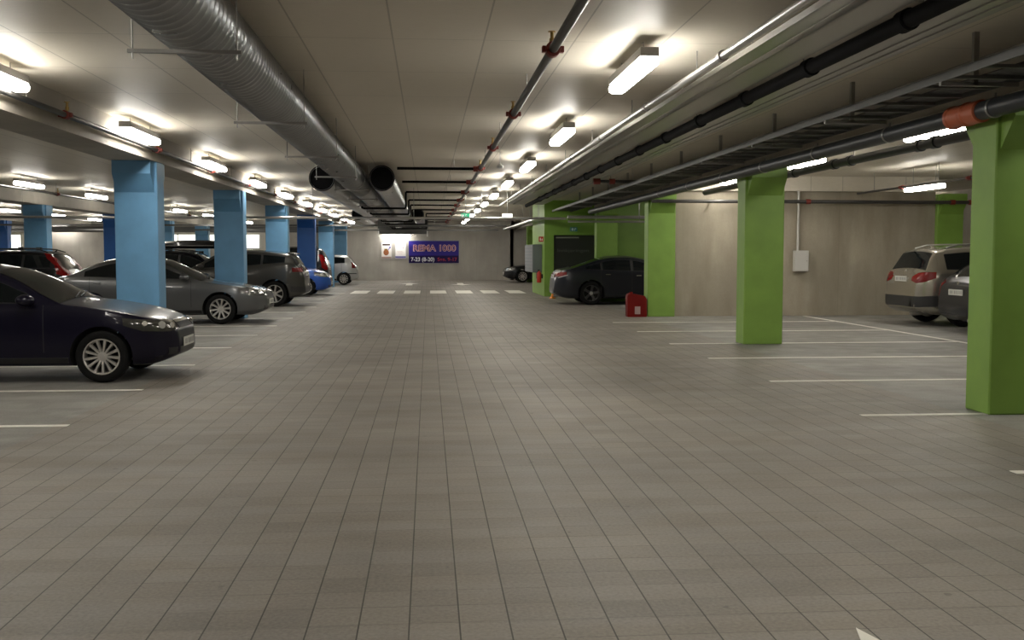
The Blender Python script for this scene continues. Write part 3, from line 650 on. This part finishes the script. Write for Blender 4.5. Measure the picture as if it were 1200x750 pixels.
class Car:
    def __init__(s, sp):
        s.sp = sp; s.L = sp['L']; s.W = sp['W']; s.T = pchip(sp['T']); s.B = pchip(sp['belt'])
        s.kf = sp.get('kf', .46); s.kr = sp.get('kr', .30)
    def hw(s, q):
        w = s.W / 2; L = s.L; lf, lr = .85, .6
        if q < lf: w *= 1 - s.kf * (1 - q / lf) ** 3.3
        if q > L - lr: w *= 1 - s.kr * (1 - (L - q) / lr) ** 3.0
        return w
    def section(s, q):
        sp = s.sp; w = s.hw(q); T = s.T(q); L = s.L
        b = sp.get('bot', .19) + .12 * max(0, 1 - q / .35) ** 2 + .14 * max(0, 1 - (L - q) / .45) ** 2
        crown = .045 * min(1., (T - .5) / .4) if T > .5 else .01
        crown = max(.008, crown)
        E = T - crown
        B = min(s.B(q), E - .012)
        B = max(B, b + .15)
        E = max(E, B + .008)
        g = E - B
        tum = sp.get('tum', .36)
        yb = w * .965
        yr = yb - tum * g - (.02 if g > .1 else .2 * g)
        P = [(0, b), (.45 * w, b), (.82 * w, b), (.93 * w, b + .02), (.975 * w, b + .07), (.992 * w, b + .16 * (B - b)), (w, b + .42 * (B - b)), (w * 1.0, b + .60 * (B - b)),
             (w * .994, b + .76 * (B - b)), (w * .985, b + .9 * (B - b)), (yb, B)]
        rr = min(.09, g * .35 + .004)
        for t in (.2, .4, .6, .8): P.append((yb + (yr - yb) * t, B + (E - rr - B) * t))
        P.append((yr, E - rr)); P.append((yr - rr * .22, E - rr * .45)); P.append((yr - rr * .62, E - rr * .12))
        ye = yr - rr
        for t in (1., .8, .55, .28, 0.): P.append((max(ye, .05) * t, E + (T - E) * (1 - t * t)))
        return P
    def build_body(s):
        sp = s.sp; L = s.L; qs = set()
        q = 0.
        while q < L: qs.add(round(q, 4)); q += .05
        for i in range(8): qs.add(round(.006 * i * i / 2, 4)); qs.add(round(L - .006 * i * i / 2, 4))
        for p in sp['T']: qs.add(round(p[0], 4))
        qs = sorted(x for x in qs if 0 <= x <= L); qq = [qs[0]]
        for x in qs[1:]:
            if x - qq[-1] > .002: qq.append(x)
        bm = BM(); rings = []
        for q in qq:
            P = s.section(q); full = P + [(-a, b) for a, b in reversed(P[1:-1])]
            rings.append([bm.verts.new((L / 2 - q, a, b)) for a, b in full])
        n = len(rings[0])
        for A, B in zip(rings, rings[1:]):
            for i in range(n): bm.faces.new((A[i], A[(i + 1) % n], B[(i + 1) % n], B[i]))
        bm.faces.new(rings[0][::-1]); bm.faces.new(rings[-1])
        bmesh.ops.recalc_face_normals(bm, faces=bm.faces)
        s.bvh = BVHTree.FromBMesh(bm)
        return bm
    def cast(s, q, y, z, dr):
        x = s.L / 2 - q; d = Vector(dr).normalized()
        o = Vector((x, y, z)) - d * 6
        h = s.bvh.ray_cast(o, d)
        return h[0], h[1]
    def patch(s, name, m, root, cols, dr, mirror=False, off=.006, rows=5, sub=4, vertical=False, label=None):
        """cols: list of ((q, y), lo, hi); rays travel along dr (x to the tail = -1)"""
        out = []
        for sg in ((1, -1) if mirror else (1,)):
            C = []
            for (a, b) in zip(cols, cols[1:]):
                for k in range(sub):
                    t = k / sub; C.append(tuple(u + (v - u) * t for u, v in zip((*a[0], a[1], a[2]), (*b[0], b[1], b[2]))))
            C.append((*cols[-1][0], cols[-1][1], cols[-1][2]))
            bm = BM(); G = []
            for (q, y, lo, hi) in C:
                col = []
                for r in range(rows + 1):
                    z = lo + (hi - lo) * r / rows
                    if vertical: h, n = s.cast(q + (z), y * sg, 1.0, (0, 0, -1))
                    else: h, n = s.cast(q, y * sg, z, (dr[0], dr[1] * sg, dr[2]))
                    col.append((bm.verts.new(h + n * off), bm.verts.new(h - n * .006)) if h is not None else None)
                G.append(col)
            for i in range(len(G) - 1):
                for r in range(rows):
                    c4 = [G[i][r], G[i + 1][r], G[i + 1][r + 1], G[i][r + 1]]
                    if any(c is None for c in c4): continue
                    bm.faces.new([c[0] for c in c4])
            for e in [e for e in bm.edges if len(e.link_faces) == 1]:
                pass
            mp = {}
            for col in G:
                for c in col:
                    if c: mp[c[0]] = c[1]
            for e in [e for e in bm.edges if len(e.link_faces) == 1]:
                a, b = e.verts; bm.faces.new((a, b, mp[b], mp[a]))
            for v in [v for v in bm.verts if not v.link_faces]: bm.verts.remove(v)
            if not bm.faces: bm.free(); continue
            o = fin(name, bm, m, root)
            if label: o['label'] = label
            out.append(o)
        return out

def make_car(sp, label, loc, rz, category='car', name='car'):
    c = Car(sp); L, W = c.L, c.W; root = thing(name, label, category, (*loc, 0), rz)
    bm = c.build_body(); body = fin('body', bm, [sp['paint'], M['well']], root, ang=.7)
    fa, wb, r = sp['fo'], sp['wb'], sp['wr']
    cb = BM()
    for q in (fa, fa + wb): cyl(cb, (L / 2 - q, -W, r + .005), (L / 2 - q, W, r + .005), r + .045, 40)
    cut = fin('cut', cb, [sp['paint'], M['well']], None, smooth=False)
    for p in cut.data.polygons: p.material_index = 1
    md = body.modifiers.new('b', 'BOOLEAN'); md.operation = 'DIFFERENCE'; md.object = cut; md.solver = 'EXACT'; md.material_mode = 'INDEX'
    # cutter must sit where the body sits
    cut.parent = root
    dg = bpy.context.evaluated_depsgraph_get(); dg.update()
    me = bpy.data.meshes.new_from_object(body.evaluated_get(dg)); body.modifiers.clear(); body.data = me; me.name = 'body'
    me.shade_smooth(); me.set_sharp_from_angle(angle=.7)
    bpy.data.objects.remove(cut)
    # wheels
    ta, ra, ha, ba = wheel_meshes(r, sp.get('tw', .2), sp['rim'])
    for q in (fa, fa + wb):
        for sg in (-1, 1):
            yy = sg * (W / 2 - .025 - sp.get('tw', .2) / 2)
            w = put('wheel', ta, root, (L / 2 - q, yy, r), 0 if sg < 0 else PI)
            put('rim', ra, w); put('hub_cap', ha, w); put('brake_disc', ba, w)
    B = c.B
    def Ez(q): P = c.section(q); return P[15][1]
    # side windows: columns along q
    for (q0, q1) in sp['win']:
        n = max(3, int((q1 - q0) / .1)); cols = []
        for k in range(n + 1):
            q = q0 + (q1 - q0) * k / n; lo = B(q) + .025; hi = Ez(q) + .0
            tz = sp.get('wtaper', None)
            if hi - lo < .03: hi = lo + .012
            cols.append(((q, 0), lo, hi))
        c.patch('side_window', M['glass'], root, cols, (0, -1, 0), mirror=True, rows=5, sub=1)
    q0, q1 = sp['win'][0][0], sp['win'][-1][1]; n = 16
    c.patch('window_surround', M['trim'], root, [((q0 + (q1 - q0) * k / n, 0), B(q0 + (q1 - q0) * k / n) + .012, max(Ez(q0 + (q1 - q0) * k / n) + .006, B(q0 + (q1 - q0) * k / n) + .03)) for k in range(n + 1)], (0, -1, 0), mirror=True, rows=5, sub=1, off=.003)
    # windscreen & rear window by rays from above
    def screen(nm, qa, qb, ylim):
        bm = BM(); N, K = 14, 8; G = []
        for i in range(N + 1):
            q = qa + (qb - qa) * i / N; P = c.section(q); ye = P[18][0] * ylim; col = []
            for k in range(-K, K + 1):
                h, nn = c.cast(q, ye * k / K, 0, (0, 0, -1)); h2 = h
                col.append(bm.verts.new(h + nn * .006) if h is not None else None)
            G.append(col)
        for A, Bq in zip(G, G[1:]):
            for k in range(2 * K):
                f = (A[k], A[k + 1], Bq[k + 1], Bq[k])
                if None not in f: bm.faces.new(f)
        return fin(nm, bm, M['glass'], root)
    wa, wb_ = sp['screen']; screen('windscreen', wa + .03, wb_, 1.0)
    if sp.get('rscreen'): ra_, rb_ = sp['rscreen']; screen('rear_window', ra_, rb_, .97)
    # door seams
    for (qa, qb) in sp.get('seams', []):
        zb = .36; zt = B(qb) - .0
        c.patch('door_seam', M['trim'], root, [((qa, 0), zb, zb), ((qa, 0), zb, zt)][1:] + [((qa + .009, 0), zb, zt)], (0, -1, 0), mirror=True, off=.0015, rows=8, sub=1)
    # handles
    for q in sp.get('handles', []):
        z = B(q) - .11
        for sg in (-1, 1):
            h, n = c.cast(q, 0, z, (0, -sg, 0))
            bm = BM(); bx(bm, (h[0], h[1] + sg * .018, z), (.15, .02, .026)); bevel(bm, .006); fin('door_handle', bm, sp.get('hm', sp['paint']), root)
    # mirrors
    q = sp['screen'][0] + .36; z = B(q) + .04
    for sg in (-1, 1):
        h, n = c.cast(q, 0, z - .03, (0, -sg, 0))
        bm = BM(); r_ = bmesh.ops.create_uvsphere(bm, u_segments=16, v_segments=10, radius=.5)
        bmesh.ops.transform(bm, matrix=Matrix.Translation((h[0], h[1] + sg * .13, z + .02)) @ Matrix.Diagonal((.20, .20, .135, 1)), verts=r_['verts'])
        bx(bm, (h[0], h[1] + sg * .04, z - .02), (.06, .10, .04))
        fin('wing_mirror', bm, sp['paint'], root)
    # sill and bumper strips
    c.patch('sill', M['trim'], root, [((fa + r + .06, 0), .235, .30), ((fa + wb - r - .06, 0), .235, .30)], (0, -1, 0), mirror=True, off=.006, rows=2, sub=8)
    if sp.get('cladding'):
        z1 = sp['cladding']
        c.patch('rear_cladding', M['trim'], root, [((0, -W / 2 * .74), .40, z1), ((0, W / 2 * .74), .40, z1)], (1, 0, 0), rows=4, sub=10)
        c.patch('rear_cladding', M['trim'], root, [((L, W / 2 * .50), .40, z1), ((L - .06, W / 2 * .80), .40, z1), ((L - .36, W / 2), .42, z1 + .02)], (1, -1, 0), mirror=True, rows=4, sub=8)
    # lamps
    hz0, hz1 = sp['hl']; hy = sp.get('hly', .55)
    hm = sp.get('hlm', M['lensm'])
    hl = c.patch('headlamp', hm, root, [((0., W / 2 * hy), hz0 + .02, hz1 - .02), ((.06, W / 2 * (hy + .2)), hz0 - .01, hz1), ((.30, W / 2 * .93), hz0 + .01, hz1 + .02), ((.52, W / 2 * .99), hz0 + .08, hz1 + .04)], (-1, -.9, 0), mirror=True, rows=5, sub=6, off=.008)
    for i_, o_ in enumerate(hl):
        sg = 1 if i_ == 0 else -1
        for (qq_, yy_, zz_, rr_) in ((.03, W / 2 * (hy + .14), (hz0 + hz1) / 2, .036), (.12, W / 2 * (hy + .27), (hz0 + hz1) / 2 + .01, .046), (.26, W / 2 * .93, (hz0 + hz1) / 2 + .035, .03)):
            h, n = c.cast(qq_, yy_ * sg, zz_, (-1, -.9 * sg, 0))
            if h is None: continue
            bm = BM(); cyl(bm, h + n * .005, h + n * .013, rr_, 16); fin('reflector', bm, M['lens'], o_)
    # grille, plate, intake
    gz0, gz1 = sp['grille']; gw = sp.get('gw', .38)
    gr = c.patch('grille', M['trim'], root, [((0, -gw), gz0, gz1), ((0, gw), gz0, gz1)], (-1, 0, 0), rows=4, sub=10)
    c.patch('grille_bar', M['chrome'], gr[0] if gr else root, [((0, -gw), gz1 - .015, gz1 + .01), ((0, gw), gz1 - .015, gz1 + .01)], (-1, 0, 0), rows=1, sub=10, off=.012)
    c.patch('lower_intake', M['trim'], root, [((0, -.55), .30, .38), ((0, .55), .30, .38)], (-1, 0, 0), rows=3, sub=10)
    def plate(q, z, front):
        h, n = c.cast(0, .0, z, (-1 if front else 1, 0, 0)); x = h[0] + (.014 if front else -.014); sgn = 1 if front else -1
        bm = BM(); bx(bm, (x, 0, z), (.012, .52, .11)); bevel(bm, .003, 1); p = fin('number_plate', bm, M['plate'], root)
        bm = BM()
        for k in range(7): bx(bm, (x + sgn * .007, (-.18 + k * .06 + (.03 if k > 1 else 0)) * sgn, z), (.003, .035, .062))
        for k in range(7): pass
        fin('plate_marks', bm, mat('plate_marks', (.33, .33, .31), .6) if 'pm' not in M else M['pm'], p, smooth=False)
    M.setdefault('pm', mat('plate_marks', (.30, .30, .29), .6))
    plate(0, sp.get('pf', .46), True); plate(0, sp['pr'], False)
    # tail lamps
    for (m_, cols) in sp['tl']:
        c.patch('tail_lamp', m_, root, cols, (1, -.9, 0), mirror=True, rows=5, sub=6, off=.008)
    if sp.get('badge'):
        h, n = c.cast(0, 0, sp['badge'], (1, 0, 0)); bm = BM(); cyl(bm, h, h - Vector((.014, 0, 0)), .035, 16); fin('badge', bm, M['chrome'], root)
    # wipers, aerial, rails
    if sp.get('rails'):
        q0, q1 = sp['rails']
        for sg in (-1, 1):
            bm = BM(); pts = []
            for k in range(9):
                q = q0 + (q1 - q0) * k / 8; P = c.section(q); pts.append((L / 2 - q, sg * (P[15][0] - .06), c.T(q) - .01 + (.045 if 0 < k < 8 else 0)))
            tube(bm, pts, .016, 8); fin('roof_rail', bm, sp.get('railm', M['trim']), root)
        for q in sp.get('bars', []):
            P = c.section(q); bm = BM(); bb(bm, L / 2 - q - .04, L / 2 - q + .04, -P[15][0] + .03, P[15][0] - .03, c.T(q) + .03, c.T(q) + .065)
            for sg in (-1, 1): bb(bm, L / 2 - q - .07, L / 2 - q + .07, sg * (P[15][0] - .06) - .04, sg * (P[15][0] - .06) + .04, c.T(q) - .01, c.T(q) + .08)
            fin('roof_bar', bm, M['trim'], root, smooth=False)
    if sp.get('aerial'):
        q = sp['aerial']; z = c.T(q); bm = BM(); cyl(bm, (L / 2 - q, 0, z - .01), (L / 2 - q - .07, 0, z + .05), .03, 8, .004); fin('aerial', bm, sp['paint'], root)
    if sp.get('spoiler'):
        q = sp['spoiler']; P = c.section(q - .12); z = c.T(q - .1)
        bm = BM(); bx(bm, (L / 2 - q + .02, 0, z - .03), (.16, P[15][0] * 1.62, .045), Matrix.Rotation(-.12, 3, 'Y')); bevel(bm, .01); fin('roof_spoiler', bm, sp['paint'], root)
    for sg in (-1, 1):
        qc = sp['screen'][0] + .02; h, n = c.cast(qc, sg * .1 - .2, 0, (0, 0, -1)); h2, n2 = c.cast(qc + .12, sg * .1 + .35, 0, (0, 0, -1))
        bm = BM(); tube(bm, [h + Vector((0, 0, .015)), h2 + Vector((0, 0, .02))], .008, 6); fin('wiper', bm, M['trim'], root)
    # exhaust
    bm = BM(); cyl(bm, (-L / 2 + .12, -.5, .25), (-L / 2 + .0, -.5, .25), .03, 12); cyl(bm, (-L / 2 + .6, -.5, .25), (-L / 2 + .12, -.5, .25), .024, 12); fin('exhaust', bm, M['rod'], root)
    # axle/underbody floor pan so that light does not pass under the shell
    return root, c

def tcol(L, W, y0, z0, z1, back=.0, q1=.25, z2=None, z3=None):
    return [((L, W / 2 * y0), z0, z1), ((L - q1, W / 2), z2 if z2 is not None else z0, z3 if z3 is not None else z1)]

navy = paint('paint_midnight_blue', (.006, .005, .016), .1, .3, .3, .25)
silver = paint('paint_silver_grey', (.14, .145, .15), .8, .28)
grey = paint('paint_warm_grey', (.06, .058, .053), .6, .28)
blue_c = paint('paint_bright_blue', (.018, .09, .44), .35, .3)
lsil = paint('paint_light_silver', (.50, .50, .50), .5, .32)
dgrey = paint('paint_graphite', (.018, .020, .026), .3, .3, .45, .25)
champ = paint('paint_champagne', (.36, .335, .28), .75, .27)
blackp = paint('paint_black', (.004, .004, .005), .0, .3, .4, .25)
slate = paint('paint_slate', (.014, .015, .019), .2, .35, .4, .25)

SP = {}
SP['liftback'] = dict(L=4.40, W=1.71, paint=navy, T=[(0, .50), (.02, .60), (.08, .68), (.25, .76), (.6, .86), (.95, .925), (1.2, .955), (1.42, 1.04), (1.85, 1.26), (2.1, 1.345), (2.5, 1.395), (2.9, 1.39), (3.3, 1.33), (3.8, 1.12), (4.05, 1.03), (4.3, 1.0), (4.42, .9), (4.45, .55)],
  belt=[(0, .62), (.6, .80), (1.2, .90), (2.4, .92), (4.2, .96), (4.45, .9)], fo=.79, wb=2.55, kf=.52, wr=.305, tw=.19, rim='multi', win=[(1.62, 2.42), (2.50, 3.42)], screen=(1.22, 2.02), rscreen=(3.35, 3.98),
  seams=[(1.42, 1.5), (2.46, 2.46), (3.4, 3.4)], handles=[2.25, 3.2], hl=(.585, .71), hly=.48, hlm=M['lensd'], grille=(.60, .68), gw=.30, pf=.43, pr=.85, tl=[(M['tail'], tcol(4.45, 1.71, .6, .72, .86))])
SP['saloon'] = dict(L=4.55, W=1.77, paint=silver, T=[(0, .52), (.02, .62), (.08, .70), (.3, .78), (.7, .86), (1.1, .92), (1.28, .95), (1.5, 1.03), (2.0, 1.28), (2.3, 1.39), (2.7, 1.43), (3.1, 1.42), (3.5, 1.33), (3.95, 1.12), (4.12, 1.05), (4.35, 1.02), (4.47, .97), (4.53, .85), (4.55, .5)],
  belt=[(0, .66), (.6, .84), (1.3, .93), (2.6, .96), (4.2, 1.0), (4.55, .9)], fo=.93, wb=2.65, wr=.32, tw=.22, rim='ten', win=[(1.75, 2.62), (2.70, 3.72)], screen=(1.28, 2.2), rscreen=(3.3, 4.0),
  seams=[(1.52, 1.6), (2.66, 2.66), (3.6, 3.6)], handles=[2.45, 3.45], hl=(.60, .745), hly=.46, grille=(.56, .69), gw=.32, pf=.46, pr=.84, tl=[(M['tail'], tcol(4.55, 1.77, .55, .78, .92))])
SP['crossover'] = dict(L=4.36, W=1.90, paint=grey, T=[(0, .58), (.02, .80), (.08, .92), (.4, 1.02), (.9, 1.08), (1.15, 1.11), (1.4, 1.23), (1.8, 1.46), (2.1, 1.575), (2.5, 1.61), (3.0, 1.60), (3.6, 1.555), (3.95, 1.52), (4.02, 1.44), (4.16, 1.20), (4.24, 1.10), (4.32, .95), (4.36, .55)],
  belt=[(0, .8), (.6, .98), (1.2, 1.06), (2.5, 1.12), (3.9, 1.22), (4.36, 1.1)], fo=.86, wb=2.66, wr=.365, tw=.24, rim='seven', win=[(1.6, 2.35), (2.42, 3.15), (3.22, 3.82)], screen=(1.15, 2.0), rscreen=(4.02, 4.16), bot=.24,
  seams=[(1.4, 1.4), (2.38, 2.38), (3.15, 3.15)], handles=[2.15, 3.0], hl=(.80, .92), grille=(.78, .90), gw=.5, pf=.5, pr=.92, tl=[(M['tail'], tcol(4.36, 1.9, .62, .98, 1.10, q1=.30))], cladding=.56, spoiler=4.0, kr=.32, tum=.42)
SP['small'] = dict(L=3.95, W=1.70, paint=blue_c, T=[(0, .52), (.02, .64), (.08, .73), (.3, .86), (.7, .97), (.95, 1.02), (1.2, 1.15), (1.6, 1.35), (1.95, 1.455), (2.3, 1.485), (2.9, 1.46), (3.4, 1.40), (3.6, 1.35), (3.7, 1.22), (3.82, 1.02), (3.9, .92), (3.95, .55)],
  belt=[(0, .66), (.6, .88), (1., .95), (2.5, .98), (3.6, 1.04), (3.95, .95)], fo=.83, wb=2.51, wr=.305, tw=.19, rim='ten', win=[(1.35, 2.2), (2.28, 3.35)], screen=(.98, 1.9), rscreen=(3.62, 3.81), seams=[(1.2, 1.2), (2.24, 2.24), (3.2, 3.2)], handles=[2.0, 3.0],
  hl=(.66, .80), hly=.42, grille=(.55, .64), gw=.3, pf=.44, pr=.8, tl=[(M['tail'], tcol(3.95, 1.7, .72, .85, 1.05, q1=.2))])
SP['supermini'] = dict(SP['small'], paint=lsil, L=3.92, fo=.80, wr=.29, rim='ten', T=[(0, .52), (.02, .64), (.08, .73), (.3, .84), (.7, .92), (.95, .96), (1.2, 1.08), (1.6, 1.32), (1.95, 1.43), (2.3, 1.46), (2.9, 1.45), (3.3, 1.42), (3.5, 1.38), (3.62, 1.25), (3.78, 1.0), (3.88, .9), (3.92, .5)],
  rscreen=(3.52, 3.76), tl=[(M['tail'], tcol(3.92, 1.7, .8, .80, 1.08, q1=.16)), (M['trim'], [((3.92, .55), .52, .56), ((3.5, .85), .52, .56)])])
SP['fastback'] = dict(L=4.95, W=1.90, paint=dgrey, T=[(0, .50), (.03, .60), (.1, .68), (.4, .78), (.9, .88), (1.25, .93), (1.5, 1.03), (2.0, 1.26), (2.4, 1.38), (2.8, 1.435), (3.2, 1.43), (3.6, 1.36), (4.1, 1.21), (4.5, 1.09), (4.74, 1.04), (4.84, .95), (4.91, .80), (4.95, .5)],
  belt=[(0, .62), (.7, .82), (1.3, .92), (2.6, .97), (4.3, 1.02), (4.95, .9)], fo=.93, wb=2.96, wr=.345, tw=.24, rim='five', win=[(1.75, 2.65), (2.73, 3.55), (3.62, 4.05)], screen=(1.28, 2.3), rscreen=(3.5, 4.45), seams=[(1.5, 1.5), (2.69, 2.69), (3.6, 3.6)], handles=[2.5, 3.4], hm=M['chrome'],
  hl=(.60, .70), grille=(.55, .60), gw=.25, pf=.4, pr=.82, tl=[(M['tail'], tcol(4.95, 1.9, .45, .80, .92, q1=.28, z2=.86, z3=.96)), (M['tailw'], [((4.90, .80), .78, .80), ((4.62, .95), .86, .885)])], kr=.40, tum=.42)
SP['suv'] = dict(L=4.65, W=1.88, paint=champ, T=[(0, .6), (.02, .82), (.08, .93), (.5, 1.03), (1.0, 1.09), (1.2, 1.12), (1.5, 1.25), (1.95, 1.50), (2.3, 1.62), (2.8, 1.66), (3.5, 1.655), (4.0, 1.62), (4.22, 1.59), (4.30, 1.50), (4.46, 1.20), (4.54, 1.10), (4.62, .95), (4.65, .55)],
  belt=[(0, .8), (.6, .98), (1.2, 1.05), (2.8, 1.10), (4.2, 1.16), (4.65, 1.05)], fo=.85, wb=2.81, wr=.365, tw=.24, rim='seven', win=[(1.6, 2.45), (2.52, 3.35), (3.42, 4.08)], screen=(1.22, 2.15), rscreen=(4.27, 4.46), seams=[(1.5, 1.5), (2.48, 2.48), (3.4, 3.4)], handles=[2.25, 3.2],
  hl=(.78, .90), grille=(.72, .88), gw=.4, pf=.5, pr=.97, tl=[(M['tail'], [((4.65, .50), .94, 1.02), ((4.62, .68), .89, 1.10), ((4.52, .84), .92, 1.12), ((4.35, .94), 1.00, 1.12)])], cladding=.62, rails=(1.9, 4.0), railm=M['galv'], aerial=3.95, badge=1.13, kr=.30, bot=.24)
SP['hatch'] = dict(SP['liftback'], paint=slate, L=4.40, W=1.76, T=[(0, .50), (.02, .62), (.08, .70), (.3, .80), (.8, .92), (1.1, .97), (1.3, 1.05), (1.8, 1.3), (2.1, 1.42), (2.5, 1.465), (3.0, 1.46), (3.4, 1.42), (3.75, 1.34), (4.05, 1.14), (4.2, 1.02), (4.34, .92), (4.40, .55)],
  rscreen=(3.72, 4.15), pr=.76, belt=[(0, .62), (.6, .84), (1.2, .95), (2.4, .98), (4.2, 1.0), (4.40, .9)], tl=[(M['tail'], [((4.40, .66), .68, .94), ((4.2, .86), .74, 1.0)])], badge=.93, rim='ten')
SP['estate'] = dict(L=4.75, W=1.84, paint=blackp, T=[(0, .52), (.02, .66), (.08, .75), (.4, .86), (1.0, .97), (1.3, 1.0), (1.55, 1.1), (2.0, 1.36), (2.3, 1.5), (2.8, 1.585), (3.5, 1.59), (4.0, 1.56), (4.2, 1.50), (4.35, 1.30), (4.55, 1.04), (4.66, .92), (4.72, .8), (4.75, .5)],
  belt=[(0, .66), (.6, .88), (1.3, .98), (2.8, 1.03), (4.4, 1.10), (4.75, .98)], fo=.92, wb=2.76, wr=.33, tw=.22, rim='ten', win=[(1.8, 2.65), (2.73, 3.45), (3.52, 4.2)], screen=(1.3, 2.25), rscreen=(4.2, 4.52), seams=[(1.6, 1.6), (2.69, 2.69), (3.5, 3.5)], handles=[2.5, 3.3],
  hl=(.68, .80), grille=(.6, .74), gw=.35, pf=.46, pr=.86, tl=[(M['tail'], [((4.50, .66), 1.22, 1.27), ((4.40, .78), .98, 1.46), ((4.22, .86), 1.36, 1.5)]), (M['tail'], [((4.75, .62), .86, 1.02), ((4.62, .80), .84, 1.15), ((4.40, .92), .96, 1.16)])], rails=(2.1, 4.1), bars=[2.6, 3.4], aerial=4.05)
SP['van'] = dict(SP['suv'], paint=blackp, rails=None, cladding=None, badge=None, L=4.5, T=[(0, .6), (.02, .82), (.08, .93), (.5, 1.05), (.9, 1.12), (1.1, 1.16), (1.4, 1.32), (1.8, 1.58), (2.2, 1.72), (2.8, 1.77), (3.5, 1.76), (4.0, 1.72), (4.15, 1.68), (4.22, 1.58), (4.38, 1.2), (4.45, 1.0), (4.48, .8), (4.5, .55)],
  rscreen=(4.2, 4.36), tl=[(M['tail'], [((4.5, .66), .86, 1.20), ((4.4, .82), .84, 1.45), ((4.25, .9), .95, 1.45)])], pr=.9, railm=M['trim'], aerial=3.9)
SP['blacksal'] = dict(SP['saloon'], paint=blackp)

def place_nose_right(spec, axle_x, near_y, label, front=True):
    sp = SP[spec]; fo = sp['fo'] if front else sp['L'] - sp['fo'] - sp['wb']
    cx = axle_x + fo - sp['L'] / 2
    return make_car(sp, label, (cx, near_y + sp['W'] / 2), 0 if front else PI)
place_nose_right('liftback', -3.78, 12.12, 'midnight blue car with multi spoke wheels, nearest on the left')
place_nose_right('saloon', -4.41, 22.1, 'silver grey saloon parked nose out behind the nearest blue column')
place_nose_right('crossover', -4.33, 29.2, 'warm grey crossover with its rear end towards the lane', False)
place_nose_right('small', -4.33, 36.75, 'small bright blue hatchback parked nose out behind the grey crossover')
place_nose_right('van', -4.8, 41.1, 'tall black car parked behind the royal blue column', False)
place_nose_right('supermini', -4.02, 49.25, 'light silver small hatchback farthest along the left row', False)
# right side, tail towards the lane: nose points +X
def place_tail_left(spec, axle_x, cy, label, tail=True):
    sp = SP[spec]; ro = sp['L'] - sp['fo'] - sp['wb']
    if tail: return make_car(sp, label, (axle_x - ro + sp['L'] / 2, cy), 0)
    return make_car(sp, label, (axle_x - sp['fo'] + sp['L'] / 2, cy), PI)
place_tail_left('fastback', 4.72, 30.40, 'dark grey fastback car parked before the green column, tail to the lane')
place_tail_left('suv', 10.93, 20.95, 'champagne silver suv parked tail out near the concrete wall')
place_tail_left('hatch', 11.05, 18.75, 'dark slate hatchback partly hidden by the nearest green column')
place_tail_left('blacksal', 4.86, 53.7, 'black car far away beyond the stair core, nose to the lane', False)
# second row, far left
make_car(SP['estate'], 'black estate car with tall red tail lamps and roof bars, at left', (-11.85, 29.0), PI)
sp = dict(SP['estate'], rails=(2.1, 4.1), bars=[2.3, 3.3]); 
rt, cc = make_car(sp, 'black car carrying a roof box, behind the silver saloon', (-7.6, 34.2), 0)
t = thing('roof_box', 'long black roof box on the car behind the silver saloon', 'roof box', (-7.70, 34.2, 1.655))
bm = BM(); rings = []
for (x, hw, z0, z1) in [(-1.05, .12, .05, .09), (-1.0, .30, .02, .14), (-.8, .42, 0, .22), (-.2, .45, 0, .27), (.6, .45, 0, .27), (.98, .42, 0, .23), (1.05, .34, .03, .16)]:
    P = [(-hw * .8, z0), (-hw, z0 + (z1 - z0) * .35), (-hw * .96, z0 + (z1 - z0) * .75), (-hw * .75, z1), (hw * .75, z1), (hw * .96, z0 + (z1 - z0) * .75), (hw, z0 + (z1 - z0) * .35), (hw * .8, z0)]
    rings.append([bm.verts.new((x, a, b)) for a, b in P])
for A, B_ in zip(rings, rings[1:]):
    for i in range(8): bm.faces.new((A[i], A[(i + 1) % 8], B_[(i + 1) % 8], B_[i]))
bm.faces.new(rings[0]); bm.faces.new(rings[-1][::-1]); fin('box_shell', bm, blackp, t)
bm = BM(); bb(bm, -.7, .8, -.46, -.44, .085, .10); bb(bm, -.7, .8, .44, .46, .085, .10); fin('lid_seam', bm, M['rod'], t, smooth=False)

# ---------------------------------------------------------------- world, camera, view
w = bpy.data.worlds.new('World'); S.world = w; w.use_nodes = True
w.node_tree.nodes['Background'].inputs[0].default_value = (.02, .02, .02, 1); w.node_tree.nodes['Background'].inputs[1].default_value = .3
f = 1200.; ph = math.atan(78 / f); th = math.atan(98 * math.cos(ph) / f)
cam = bpy.data.cameras.new('Camera'); cam.sensor_width = 36; cam.lens = 36 * f / 1200; cam.clip_end = 200
co = bpy.data.objects.new('Camera', cam); COL.objects.link(co); co.location = (0, 0, 1.5); co.rotation_euler = (PI / 2 - ph, 0, -th)
S.camera = co
S.view_settings.view_transform = 'Standard'; S.view_settings.look = 'None'; S.view_settings.gamma = 1; S.view_settings.use_curve_mapping = False
S.view_settings.exposure = .9
S.cycles.use_denoising = True
S.cycles.max_bounces = 8; S.cycles.diffuse_bounces = 5
